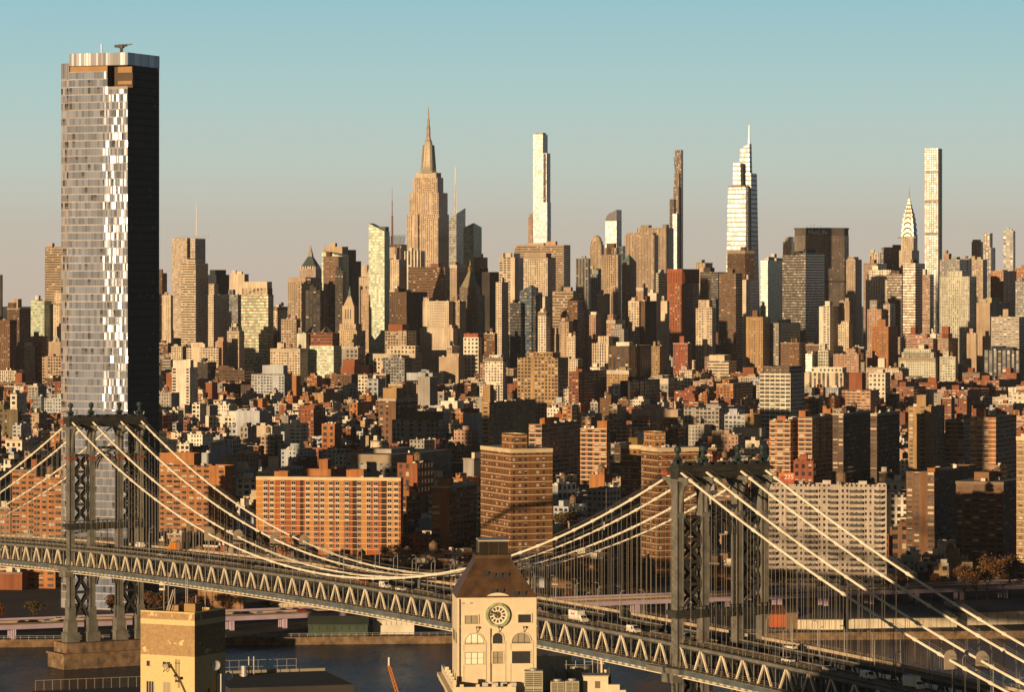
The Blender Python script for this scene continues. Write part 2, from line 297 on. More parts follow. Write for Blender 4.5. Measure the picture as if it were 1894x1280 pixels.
# ------------------------------------------------------------ the city, from far to near (pixel columns and rows are the photo's)
T = [
# ---- left strip
((-30,3,5,508,5200,'blank','dark','dark slab tower cut by the left edge of the picture'), dict(yv=560)),
((83,118,130,457,5600,'ribbon','tan','tall tan office slab half hidden behind the dark riverside glass tower'), dict(yv=545)),
((13,36,56,570,4600,'punch','umber','dark brown block with a sunlit penthouse left of the green glass tower'), dict(tiers=[(14,30,38,560),(22,33,40,553,'blank','tan')],yv=600)),
((57,82,95,556,4400,'green','pale','pale green glass tower at the far left with a dark side'), dict(yv=618)),
((92,112,124,562,4500,'punch','cream','cream stepped apartment tower just behind the left edge of the riverside tower'), dict(tiers=[(102,114,120,540)],yv=625)),
((-20,18,31,592,3300,'punch','brown','dark brown brick tower at the left edge below the skyline'), dict(yv=690)),
((31,45,65,640,3600,'punch','tan','tan loft block with a glazed top floor at the far left'), dict(tiers=[(32,44,60,633,'glass','steel')],yv=680)),
((56,76,88,622,3900,'wide','orange','small orange brick block beside the left riverside tower'), dict(yv=650)),
((90,112,124,632,3300,'blank','tan','blank tan slab behind the window grid at the far left'), dict(yv=655)),
((78,118,130,660,3000,'grid','tan','concrete grid office block touching the left side of the riverside tower'), dict(yv=722)),
((-12,47,78,708,2900,'wide','orange','low orange brick apartment block at the far left edge'), dict(tiers=[(28,40,46,690,'blank','brick')],yv=725)),
((61,76,82,733,2500,'glass','bluew','slim pale glass block low at the far left'), dict(yv=775)),
((76,118,130,737,2420,'punch','bluew','blue grey block in the shade left of the riverside tower'), dict(yv=775)),
((-20,33,40,758,2350,'big','olive','dark olive flat block at the left edge above the bridge'), dict(yv=800)),
# ---- skyline behind
((282,300,309,505,5500,'ribbon','brown','slim brown slab tower touching the right side of the riverside tower'), dict(yv=570)),
((300,316,320,546,5400,'punch','cream','small cream tower between the brown slab and the screened antenna tower'), dict(yv=575)),
((335,362,385,487,5500,'ribbon','cream','cream tower with a dark centre strip in front of the screened antenna tower'), dict(tiers=[(346,361,376,478)],yv=600)),
((385,400,424,508,5800,'blank','navy','dark navy block right of the screened antenna tower'), dict(tiers=[(388,398,418,499)],yv=560)),
((385,395,424,545,4700,'punch','cream','cream fronted tower with a wide dark side below the navy block'), dict(tiers=[(386,396,404,525)],yv=620)),
((424,452,460,507,5200,'blank','cream','plain cream block tower with a narrow grey side'), dict(yv=600)),
((418,440,450,545,4900,'glass','steel','low glass block in front of the plain cream tower'), dict(yv=600)),
((446,496,506,545,4600,'green','orange','green glass tower with an orange unfinished top and a builders hoist'), dict(tiers=[(448,495,504,533,'blank','red'),(450,494,503,521,'blank','cream')],yv=608,name='unfinished_tower')),
((505,522,532,568,4700,'punch','cream','low cream block under the empty sky between two groups of towers'), dict(yv=600)),
((520,548,556,590,4500,'wide','tan','wide tan low block below the green pyramid tower'), dict(yv=612)),
((532,566,596,522,5600,'wide','tan','tan office tower with a large dark side below the green pyramid'), dict(tiers=[(533,565,594,513,'blank','tan')],yv=598)),
((551,578,590,521,5350,'grid','tan','tan window grid tower between the dark side and the white striped tower'), dict(yv=600)),
((565,592,598,537,5000,'fins','dark','dark tower with bold white vertical stripes'), dict(yv=610,topcol=1)),
((598,626,634,474,5400,'bronze','brown','dark mirrored glass tower with mottled gold reflections'), dict(yv=608)),
((620,634,640,500,5300,'dglass','dark','slim dark tower with bright slab edges behind the copper lantern tower'), dict(yv=600)),
((640,652,668,483,6400,'blank','umber','dark stepped tower behind the copper lantern tower'), dict(tiers=[(646,656,662,462)],yv=520)),
((664,680,688,512,5900,'punch','cream','pale tower with a tapered top left of the slanted glass slab'), dict(tiers=[(668,679,684,490)],yv=530)),
((722,738,752,480,5100,'punch','cream','slim cream tower right of the slanted glass slab'), dict(yv=548)),
((748,778,786,464,5300,'fins','white','pale green and white striped tower at the foot of the tall stepped skyscraper'), dict(yv=545)),
((757,823,832,494,5100,'ribbon','brown','broad brown glass slab in front of the tall stepped skyscraper'), dict(yv=552)),
((833,845,862,490,5450,'punch','tan','dark tower with one narrow cream face left of the gold tipped pyramid'), dict(yv=545)),
((880,898,902,476,6000,'punch','pink','thin pinkish tower between the faceted glass tower and the cream crown tower'), dict(yv=505)),
((880,908,924,503,5500,'blank','dark','black block between the gold tipped pyramid and the cream crown tower'), dict(yv=600)),
((720,752,790,540,4700,'punch','umber','shaded brown block below the striped tower'), dict(yv=600)),
((715,735,760,536,4900,'big','white','small white topped block right of the slanted glass slab'), dict(yv=560)),
((923,952,968,476,4700,'balc','cream','tall cream apartment tower with a columned crown and balconied edge'), dict(tiers=[(929,950,962,468,'fins','cream')],yv=612,mats=None)),
((917,928,940,522,4650,'punch','cream','lower cream wing of the crown topped apartment tower'), dict(yv=608)),
((952,1043,1055,453,5950,'ribbon','tan','wide tan office slab in front of the tall white glass tower'), dict(yv=500)),
((967,1013,1028,476,5500,'wide','cream','cream slab with even rows of wide windows'), dict(tiers=[(970,1010,1020,468,'blank','tan')],yv=540)),
((988,1008,1016,548,4500,'punch','white','small white block with a green sign board'), dict(yv=575)),
((995,1010,1018,578,3900,'wide','white','narrow white apartment tower below the sharp angled glass tower'), dict(yv=622)),
((1022,1060,1070,538,4700,'ribbon','tan','tan office block with dark window rows right of the angled glass tower'), dict(yv=590)),
((1037,1068,1090,573,4300,'wide','brown','brown brick block with rows of white windows'), dict(tiers=[(1050,1068,1078,556)],yv=612)),
((1065,1088,1092,478,5400,'fins','steel','grey blue tower with pale vertical strips'), dict(yv=570)),
((1085,1112,1118,497,6200,'fins','tan','low tan colonnaded block below the domed tower'), dict(yv=505)),
((1088,1112,1122,507,5700,'strip','steel','dark grey block with chequered windows below the domed tower'), dict(yv=570)),
((1112,1143,1149,471,5600,'strip','tan','tan setback tower with a narrow dark crown beside the domed tower'), dict(tiers=[(1117,1140,1145,458),(1122,1136,1140,450,'blank','umber')],yv=565)),
((1104,1118,1128,543,5550,'punch','tan','low shoulder of the tan setback tower'), dict(yv=568)),
((1142,1152,1157,455,6500,'bluegl','navy','dark blue glass sliver right of the round topped glass tower'), dict(yv=480)),
((1155,1210,1218,434,6900,'strip','tan','broad tan limestone slab with a ragged top'), dict(tiers=[(1160,1208,1214,430)],yv=540)),
((1178,1232,1246,421,7100,'strip','tan','higher tan slab behind the broad limestone slab'), dict(tiers=[(1185,1200,1206,416),(1226,1233,1238,415)],yv=500)),
((1213,1240,1248,505,5600,'ribbon','pale','pale banded office block beside the red fluted tower'), dict(yv=580)),
((1222,1234,1238,557,4800,'blank','cream','small cream slab at the left foot of the red fluted tower'), dict(yv=600)),
((1198,1214,1220,542,5200,'blank','white','white topped low block below the broad limestone slab'), dict(yv=560)),
((1177,1190,1198,532,5300,'punch','pink','small pinkish brick block below the green pyramid roof'), dict(yv=560)),
((1287,1304,1318,486,6000,'punch','tan','small tan tower left of the dark chamfered tower'), dict(yv=505)),
((1295,1328,1345,503,5500,'dglass','dark','dark low tower right of the red fluted tower'), dict(yv=590)),
((1345,1378,1396,463,5300,'punch','umber','dark brown tower with a sunlit right face before the tapering glass tower'), dict(th=52,yv=520)),
((1330,1361,1373,505,4900,'ribbon','brown','brown glass office slab with one pale floor band'), dict(yv=600)),
((1373,1380,1402,517,4850,'grid','cream','dark tower with one narrow ladder of cream windows'), dict(yv=590)),
((1407,1420,1447,482,5600,'green','pale','green glass tower with a dark side right of the tapering glass tower'), dict(yv=545)),
((1420,1436,1450,477,5900,'blank','cream','cream roof block behind the green glass tower'), dict(yv=482)),
((1448,1464,1470,447,6900,'glass','steel','pale stepped tower peeping out left of the dark lettered slab'), dict(tiers=[(1452,1464,1468,438)],yv=470)),
((1447,1478,1500,472,5250,'dglass','dark','black office tower with scattered lit windows, left of its twin'), dict(yv=600)),
((1478,1490,1525,468,5200,'dglass','dark','black office tower with bright glints before the dark lettered slab'), dict(yv=600)),
((1565,1582,1594,480,5900,'punch','tan','tan brick tower with a rounded crown right of the lettered slab'), dict(tiers=[(1568,1580,1588,475)],yv=570)),
((1597,1622,1640,487,6200,'ribbon','pink','pinkish grey sloping topped block left of the silver spire'), dict(yv=505)),
((1608,1628,1632,467,6900,'fins','cream','small pale striped top left of the black slab'), dict(yv=480)),
((1630,1668,1676,457,6800,'dglass','navy','black slab tower behind the silver spire'), dict(yv=500)),
((1607,1648,1656,499,5700,'grid','white','white crowned block with diamond patterned top'), dict(yv=520)),
((1601,1642,1652,518,5650,'grid','white','white and green gridded block below the diamond patterned top'), dict(yv=555)),
((1640,1668,1680,507,5300,'dglass','umber','dull brown office block left of the brown mirror tower'), dict(yv=570)),
((1670,1693,1711,487,5200,'bronze','brown','brown mirror glass tower with a black side below the silver spire'), dict(yv=600)),
((1706,1720,1727,508,5050,'ribbon','pink','narrow lavender banded tower beside the black side of the mirror tower'), dict(tiers=[(1707,1712,1715,498,'blank','white')],yv=610)),
((1738,1793,1806,511,4900,'strip','pale','tan gridded office block with a small rooftop ball'), dict(tiers=[(1755,1780,1792,501)],yv=600)),
((1738,1775,1795,480,5800,'grid','steel','dark grey block right of the tall slim white grid tower'), dict(yv=505)),
((1775,1793,1797,478,6000,'punch','brown','brown squared tower right of the tall slim white grid tower'), dict(yv=505)),
((1745,1755,1760,469,6600,'blank','pink','small rounded pink block beside the tall slim white grid tower'), dict(yv=478)),
((1794,1818,1826,480,6200,'wide','tan','tan window grid block on the right of the skyline'), dict(yv=510)),
((1797,1814,1818,447,7000,'punch','tan','tan tower with a recessed arched top on the right'), dict(tiers=[(1799,1811,1815,443)],yv=475)),
((1818,1833,1841,458,6800,'fins','steel','grey twin stepped tower with a narrow tan top'), dict(tiers=[(1820,1831,1836,431,'fins','tan')],yv=530)),
((1855,1874,1878,427,6600,'fins','bluew','tall striped glass tower near the right edge of the skyline'), dict(yv=500)),
((1832,1856,1880,501,5000,'punch','orange','tan brick tower with a dark side near the right edge'), dict(tiers=[(1840,1854,1864,499)],yv=560)),
((1877,1900,1910,496,5400,'punch','orange','orange brick block at the right edge of the skyline'), dict(yv=530)),
((1878,1905,1912,520,5000,'wide','steel','dark grey block below the orange block at the right edge'), dict(yv=560)),
((1806,1831,1873,560,4300,'blank','tan','blank tan slab with a wide dark brown side'), dict(d=95,yv=640)),
((1833,1885,1897,586,4000,'balc','grey','grey apartment slab with white balcony rows at the right'), dict(tiers=[(1856,1866,1870,572,'blank','tan')],yv=628)),
# ---- middle distance, behind the low roofs
((782,830,842,557,4400,'punch','cream','cream stepped apartment block with dark square windows below the brown slab'), dict(tiers=[(783,793,800,550)],yv=640)),
((777,838,850,607,4350,'punch','cream','lower cream wing of the stepped block with dark square windows'), dict(yv=640)),
((836,850,862,557,4500,'punch','tan','shaded tan tower right of the cream stepped block'), dict(yv=600)),
((690,768,780,655,3500,'big','cream','broad cream classical block with a cornice'), dict(tiers=[(715,768,776,640)],yv=680)),
((712,752,770,612,4000,'grid','tan','tan block with two big square roof tanks'), dict(tiers=[(718,744,756,600,'blank','brick')],yv=635)),
((857,885,893,624,3700,'big','white','white block with a red top edge and a stepped shadow'), dict(tiers=[(858,884,892,617,'blank','red')],yv=655)),
((895,915,920,617,3750,'wide','brown','square brown brick block right of the white red topped block'), dict(yv=650)),
((897,930,936,662,3000,'wide','white','white stepped tower with a colonnaded top'), dict(tiers=[(905,926,932,657)],yv=745)),
((887,921,930,712,2980,'wide','white','lower white wing of the stepped colonnaded tower'), dict(yv=745)),
((957,1032,1051,662,2900,'grid','ochre','bronze gridded hotel slab with a flat crown'), dict(tiers=[(974,1022,1036,652,'grid','ochre')],yv=755)),
((1035,1052,1060,594,4000,'punch','tan','narrow tan block behind the bronze gridded hotel'), dict(yv=640)),
((1000,1028,1036,618,4050,'punch','tan','square tan block with ornate windows and a rooftop box'), dict(tiers=[(1018,1029,1033,606,'blank','tan')],yv=645)),
((1049,1064,1066,622,3900,'punch','cream','thin bright tan sliver block among dark roofs'), dict(yv=655)),
((1122,1138,1156,592,4200,'punch','pink','pink stepped tower below the tan setback tower'), dict(tiers=[(1124,1134,1142,582)],yv=620)),
((1130,1154,1162,608,4000,'punch','grey','grey stepped masonry block below the pink stepped tower'), dict(tiers=[(1136,1150,1156,600)],yv=640)),
((1090,1102,1112,582,4300,'punch','pink','little pink brick block with a white roof box'), dict(tiers=[(1098,1108,1112,577,'blank','white')],yv=605)),
((1162,1182,1186,557,4500,'wide','cream','cream gridded tower with a dark fin beside it'), dict(yv=632)),
((1185,1193,1214,557,4480,'blank','umber','dark brown fin tower beside the cream gridded tower'), dict(yv=632)),
((1095,1126,1140,635,3800,'strip','cream','cream low block with tall windows left of the cream gridded tower'), dict(tiers=[(1106,1126,1134,622)],yv=670)),
((1125,1163,1212,640,3300,'fins','umber','wide dark ribbed block with a pale rooftop slab'), dict(tiers=[(1160,1184,1192,633,'blank','white')],yv=690)),
((1287,1317,1324,570,4300,'wide','cream','bright cream residential tower with even window rows'), dict(tiers=[(1292,1312,1318,555)],yv=650)),
((1380,1411,1425,586,4000,'punch','ochre','brown brick slab with tiny even windows and a roof stack'), dict(tiers=[(1392,1401,1404,574,'blank','brown')],yv=640)),
((1423,1440,1480,598,4200,'wide','grey','wide grey shaded apartment block right of the brown slab'), dict(yv=640)),
((1515,1535,1552,567,4000,'balc','white','white tower with saw tooth balconies and a domed top'), dict(tiers=[(1526,1535,1540,557,'blank','white')],yv=640)),
((1552,1571,1576,557,4300,'blank','tan','plain tan slab behind the white saw tooth tower'), dict(yv=590)),
((1550,1570,1577,600,3950,'punch','cream','cream stepped block below the plain tan slab'), dict(tiers=[(1556,1570,1574,594)],yv=640)),
((1444,1478,1490,634,3700,'punch','brown','square brown brick block with dotted windows'), dict(yv=660)),
((1604,1630,1640,572,4250,'punch','pink','pale stepped tower with tall corner windows'), dict(tiers=[(1609,1622,1628,555,'strip','grey')],yv=600)),
((1632,1646,1656,562,4400,'balc','tan','tan balcony stack right of the pale stepped tower'), dict(yv=590)),
((1613,1643,1661,604,3900,'punch','orange','orange brick twin slab with a taller middle'), dict(tiers=[(1625,1638,1642,591,'punch','orange')],yv=650)),
((1677,1714,1726,619,3800,'balc','red','red brick block with white floor bands and a square stack'), dict(tiers=[(1685,1694,1698,605,'blank','brick')],yv=642)),
((1680,1726,1732,626,3750,'balc','red','lower red brick block with white floor bands'), dict(yv=645)),
((1726,1754,1772,626,3800,'wide','pink','pink brick block with dark windows and stacked balconies'), dict(tiers=[(1748,1773,1780,617,'balc','red'),(1753,1766,1769,604,'blank','brick')],yv=648)),
((1788,1806,1808,618,3900,'blank','tan','small blank tan block left of the wide brown side'), dict(yv=640)),
((1720,1731,1733,618,3850,'blank','white','round white water tower top between red brick blocks'), dict(yv=630)),
((1662,1730,1734,662,3600,'punch','pale','broad pale ziggurat apartment block with a central tower'), dict(tiers=[(1668,1727,1731,652),(1672,1722,1728,646),(1700,1710,1714,638)],yv=710)),
((1738,1767,1772,660,3550,'wide','pale','pale green block with a column of yellow windows'), dict(tiers=[(1745,1755,1758,650)],yv=700)),
((1600,1662,1668,680,3500,'punch','cream','long low cream block with a cornice below the orange twin slab'), dict(tiers=[(1625,1637,1640,663,'blank','white')],yv=700)),
((1820,1886,1900,648,3500,'fins','navy','wide dark modern block with a slanted roof at the right'), dict(yv=680)),
((1847,1900,1905,738,2900,'big','white','low white block with small square windows at the right edge'), dict(tiers=[(1872,1900,1903,727)],yv=755)),
((1310,1348,1362,668,3500,'ribbon','cream','cream banded block with a stepped roof in the middle ground'), dict(tiers=[(1312,1340,1352,657,'blank','cream')],yv=712)),
((1338,1395,1402,690,3400,'wide','brick','red brick block with a blank stair tower right of the cream banded block'), dict(tiers=[(1374,1394,1400,680,'blank','brick')],yv=702)),
((1405,1462,1488,690,2700,'slab','white','white framed glass apartment block with bold slab edges'), dict(tiers=[(1412,1460,1484,678,'dglass','umber')],yv=790)),
((1487,1560,1575,690,3300,'fins','cream','cream block with slender vertical piers'), dict(tiers=[(1500,1558,1566,680,'big','white')],yv=735)),
((1325,1356,1392,710,3000,'wide','orange','orange brown brick block with a wide dark side'), dict(yv=752)),
((1247,1284,1290,728,3000,'punch','red','red brick tenement with a stepped gable'), dict(tiers=[(1247,1280,1286,723)],yv=752)),
((1200,1236,1248,700,3300,'big','grey','grey stuccoed block with few windows'), dict(yv=735)),
((1168,1254,1263,758,2700,'blank','tan','long blank tan hall with a white roof edge'), dict(yv=785)),
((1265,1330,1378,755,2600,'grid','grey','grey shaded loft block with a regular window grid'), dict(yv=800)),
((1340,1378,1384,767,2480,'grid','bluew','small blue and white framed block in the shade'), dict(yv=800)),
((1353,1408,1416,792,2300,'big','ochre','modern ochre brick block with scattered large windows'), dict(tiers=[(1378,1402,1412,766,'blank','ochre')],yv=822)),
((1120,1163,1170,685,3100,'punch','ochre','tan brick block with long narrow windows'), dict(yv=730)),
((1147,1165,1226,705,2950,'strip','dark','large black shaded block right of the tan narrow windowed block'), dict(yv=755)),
((1052,1070,1122,688,2950,'wide','brick','red brick slab with a deep dark side right of the bronze hotel'), dict(yv=760)),
((773,795,809,698,2700,'blank','grey','plain grey concrete slab tower'), dict(yv=758)),
((752,800,820,690,3000,'blank','bluew','shaded blue grey block behind the plain concrete slab'), dict(yv=720)),
((725,812,826,778,2350,'grid','grey','low grey concrete office block with a deep window grid'), dict(tiers=[(745,808,825,762,'blank','olive')],yv=825)),
((700,732,772,738,2500,'big','brown','brown ribbed block with dark recesses'), dict(tiers=[(717,742,756,718,'blank','ochre')],yv=820)),
((552,580,602,756,2600,'punch','brick','red brown brick block with a dark side in the shade'), dict(tiers=[(556,590,606,750)],yv=800)),
((590,616,622,752,2650,'balc','brick','orange edged brick block behind the red brown block'), dict(yv=765)),
((517,548,556,695,2850,'blank','orange','blank orange brick slab with one column of small lights'), dict(yv=735)),
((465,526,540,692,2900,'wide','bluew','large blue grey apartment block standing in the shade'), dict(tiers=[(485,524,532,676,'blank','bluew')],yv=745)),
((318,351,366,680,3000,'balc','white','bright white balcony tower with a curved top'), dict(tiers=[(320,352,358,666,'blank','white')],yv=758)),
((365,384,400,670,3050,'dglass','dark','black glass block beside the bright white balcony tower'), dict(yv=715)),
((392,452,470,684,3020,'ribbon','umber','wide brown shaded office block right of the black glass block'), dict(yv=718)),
((345,404,412,643,3700,'wide','cream','long cream loft block with rows of small windows'), dict(yv=670)),
((398,412,422,632,3750,'blank','pink','pink blank stair block right of the long cream loft'), dict(tiers=[(404,414,418,624)],yv=658)),
((420,442,452,612,4000,'strip','cream','stepped cream tower with an ornate top'), dict(tiers=[(424,440,448,605),(428,437,442,598)],yv=650)),
((500,555,569,645,3500,'wide','cream','broad cream hotel block with even rows of dark windows'), dict(tiers=[(512,524,528,634)],yv=690)),
((563,617,632,640,3700,'green','white','half built block with red netting over green glass floors'), dict(tiers=[(564,615,628,616,'ribbon','red')],yv=705,name='unfinished_tower')),
((549,566,574,617,3760,'blank','pale','plain pale slab left of the half built block'), dict(yv=645)),
((632,662,676,642,3650,'big','grey','grey shaded block below the copper lantern tower'), dict(yv=690)),
((630,655,708,678,3300,'blank','brick','red brick blank walled block with a small penthouse'), dict(tiers=[(668,690,700,665,'blank','brick')],yv=705)),
((708,748,760,662,3250,'grid','steel','grey green framed block in the shade before the cream classical block'), dict(yv=705)),
((568,586,596,696,3100,'wide','orange','small orange and white banded brick tower'), dict(yv=725)),
((577,598,632,727,2800,'blank','ochre','plain ochre stair block in the middle ground'), dict(yv=752)),
((528,541,552,733,2700,'punch','orange','small orange tenement with white window dots'), dict(yv=752)),
((555,571,582,733,2720,'punch','orange','orange tenement right of a shadow gap with white window dots'), dict(yv=752)),
((646,661,690,745,2600,'big','orange','orange gabled brick block in the middle ground'), dict(yv=780)),
((815,846,858,742,2650,'blank','white','white stuccoed block with a torn white edge'), dict(yv=770)),
((856,880,892,764,2500,'blank','bluew','blue grey wall building with red brick sides'), dict(tiers=[(858,884,890,756,'blank','brick')],yv=815)),
((826,836,850,640,3600,'punch','tan','tan tower block with stepped roof in the middle ground'), dict(yv=690)),
((812,848,860,660,3400,'blank','tan','tan plain stepped block left of the white stepped tower'), dict(tiers=[(828,850,856,654)],yv=690)),
((1490,1502,1513,655,3500,'green','pale','small pale green balcony block right of the white framed glass block'), dict(yv=682)),
((1513,1532,1540,648,3550,'grid','pale','pale block with black window columns'), dict(tiers=[(1516,1526,1530,636)],yv=680)),
((1541,1588,1592,655,3500,'punch','pink','pink cream block with small windows below the white saw tooth tower'), dict(tiers=[(1566,1582,1586,645)],yv=690)),
((1256,1280,1290,684,3450,'punch','cream','small ornate cream block with a mansard'), dict(yv=705)),
((1283,1296,1312,692,3300,'big','ochre','small ochre stuccoed block with an arched window'), dict(yv=710)),
((1205,1220,1228,640,3700,'punch','ochre','slim ochre ornate block with a green cornice'), dict(yv=662)),
((1245,1272,1280,635,3800,'punch','red','pink brick block with a tall square chimney'), dict(tiers=[(1257,1265,1268,622,'blank','red')],yv=650)),
# ---- near blocks
((1525,1543,1558,735,2600,'punch','orange','small square orange brick tower left of the pale banded brick block'), dict(yv=765)),
((1557,1610,1626,722,2750,'balc','orange','orange brick block with cream floor bands and a tall blank stack'), dict(tiers=[(1571,1595,1602,690,'blank','brick')],yv=765)),
((1680,1722,1747,752,2450,'pair','ochre','tall tan orange brick tower topped by a round tank house'), dict(tiers=[(1696,1713,1718,731,'blank','ochre')],tk=0,yv=870)),
((1748,1782,1800,777,2420,'balc','orange','orange brick balcony tower left of its wider neighbour'), dict(yv=865)),
((1793,1842,1880,772,2380,'balc','orange','wide orange brick tower with grey balconies on the right'), dict(tiers=[(1808,1824,1830,757,'blank','orange')],yv=885)),
((1870,1900,1910,770,2400,'balc','orange','orange brick balcony tower at the right edge'), dict(yv=800)),
((1880,1910,1920,808,1850,'band','ochre','tan pale banded tower cut by the right edge'), dict(yv=1080)),
((1423,1462,1482,778,2250,'balc','orange','orange brick tower with balconies behind the right bridge tower'), dict(yv=880)),
((1476,1502,1560,772,2300,'balc','orange','orange brick tower with a broad dark side right of the balcony tower'), dict(tiers=[(1478,1490,1500,760,'blank','orange')],yv=880)),
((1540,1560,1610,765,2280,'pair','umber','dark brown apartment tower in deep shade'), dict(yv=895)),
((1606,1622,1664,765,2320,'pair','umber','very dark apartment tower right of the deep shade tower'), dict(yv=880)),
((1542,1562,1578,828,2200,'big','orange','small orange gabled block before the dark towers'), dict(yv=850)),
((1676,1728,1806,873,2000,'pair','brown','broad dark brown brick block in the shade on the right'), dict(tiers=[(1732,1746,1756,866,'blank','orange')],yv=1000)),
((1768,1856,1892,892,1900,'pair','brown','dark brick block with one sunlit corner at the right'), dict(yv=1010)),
((891,905,1036,745,2400,'pair','ochre','tall tan brick complex with a slim blank end wall'), dict(tiers=[(918,930,1030,748),(922,948,954,712,'blank','ochre')],th=22,yv=860)),
((917,958,1012,790,2200,'balc','orange','orange brick balcony block behind the banded brown tower'), dict(tiers=[(930,958,962,778,'blank','brick')],yv=830)),
((978,1002,1072,785,2230,'balc','orange','orange brick block with a long dark side right of the balcony block'), dict(yv=880)),
((1073,1122,1128,793,2150,'balc','orange','orange brick balcony tower with a roof stack left of the banded pair'), dict(tiers=[(1108,1126,1132,779,'blank','orange')],yv=880)),
((1140,1168,1180,793,2170,'balc','orange','orange brick tower right of a dark gap beside the roof stack tower'), dict(yv=820)),
((1170,1202,1262,778,2300,'balc','orange','orange brick balcony block behind the right banded tower'), dict(tiers=[(1178,1190,1200,770,'blank','orange')],yv=800)),
((1090,1118,1132,878,2050,'blank','orange','small orange hut block with a water tank before the roof stack tower'), dict(tk=1,yv=900)),
((798,831,882,899,2000,'pair','orange','narrow orange brick tower with a long dark side'), dict(tiers=[(843,866,872,886,'blank','orange')],yv=1000)),
((735,772,802,857,2150,'big','brick','brick loft with large windows and a wooden water tank'), dict(tk=2,yv=900)),
((640,735,842,842,2300,'big','grey','wide grey loft block in the shade behind the banded apartments'), dict(yv=880)),
((563,612,640,868,2150,'blank','orange','orange brick roof blocks behind the banded apartments'), dict(tiers=[(590,606,614,850,'blank','orange')],yv=885)),
((486,506,560,868,2200,'big','pale','pale stuccoed block left of the orange roof blocks'), dict(tiers=[(508,520,528,845,'blank','cream')],yv=885)),
((293,416,436,862,2080,'pair','orange','plain orange brick slab right of the left bridge tower'), dict(tiers=[(288,352,366,840,'blank','orange')],yv=985)),
((292,350,356,820,2100,'grid','white','open white roof frame behind the orange brick slab'), dict(yv=838)),
((22,66,130,870,1960,'pair','orange','orange brick slab behind the left side span of the bridge'), dict(tiers=[(58,68,74,850,'blank','brick')],yv=985)),
((62,128,140,884,1890,'pair','orange','nearer orange brick slab touching the left bridge tower'), dict(yv=985)),
((520,575,585,832,2330,'punch','bluew','pale stepped stucco wall building in the shade'), dict(yv=850)),
((372,392,404,838,2250,'blank','bluew','grey blue plain block beside the open white roof frame'), dict(yv=860)),
((438,468,478,835,2200,'punch','pink','pinkish stucco walk up in the shade'), dict(yv=880)),
((380,436,480,770,2500,'grid','white','low white framed penthouse block in the shade'), dict(yv=795)),
((436,480,496,760,2550,'blank','bluew','pale blue blank walled block in the shade'), dict(yv=800)),
((395,425,436,740,2700,'big','cream','small cream roof block catching the light in a shaded quarter'), dict(yv=752)),
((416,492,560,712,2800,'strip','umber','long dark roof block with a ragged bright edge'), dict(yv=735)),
]
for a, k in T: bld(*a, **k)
# red brick estate on the right: eight slabs with square stair towers
ES = [(1650,1690,1712,716),(1700,1750,1770,708),(1746,1790,1850,722),(1800,1848,1880,704),(1780,1812,1830,690),(1850,1880,1894,690),(1880,1905,1910,715),(1664,1672,1690,735)]
EL = ['left end slab of the low red brick estate','red brick estate slab under the pale ziggurat','long front slab of the red brick estate with bright windows','red brick estate slab with a big shaded side',
      'rear red brick estate slab below the wide dark modern block','red brick estate slab with a tall stair tower at the right','red brick estate slab cut by the right edge','thin end wall of the red brick estate with one window column']
for (xl,xc,xr,yt), lb in zip(ES, EL):
    w_ = xc-xl
    bld(xl,xc,xr,yt,3000+(735-yt)*9,'pair','brick',lb,tiers=[(xl+w_*.35,xl+w_*.65,xl+w_*.75,yt-9,'blank','brick')],yv=yt+22,group='red brick estate slabs')
# unseen blocks added outside the frame, sized to shade the low quarter
for i, (X, Y, wd, h, lb) in enumerate([(-345,1990,70,98,'unseen block added for shade beyond the left edge by the river'),(-420,1900,55,80,'unseen block added for shade beyond the left edge nearest the river'),(-368,2125,70,104,'unseen block added for shade beyond the left edge behind the quay'),
        (-392,2265,70,108,'unseen block added for shade beyond the left edge inland'),(-440,2560,75,148,'tallest unseen block added for shade beyond the left edge'),(-418,2405,60,112,'glass office tower beyond the left edge'),(-372,2190,40,60,'lowest unseen block added for shade beyond the left edge')]):
    r = thing('office_tower', lb, 'building', (X, Y, 0), R(-30)); a = MB(); walls(a, -wd/2, wd/2, 0, 35, 2, h, 3.2, 3.4); a.build('wall', ST['punch'][0], r, COLS['tan']); b = MB(); b.box(-wd/4, wd/4, 8, 25, h-.9, h+7, bay=6, fl=6); b.build('penthouse', M_OBJ, r, COLS['tan'])
    b = MB(); b.face([(-wd/2+.5,.5,h-.8),(wd/2-.5,.5,h-.8),(wd/2-.5,34.5,h-.8),(-wd/2+.5,34.5,h-.8)]); b.build('roof', M_ROOF, r)
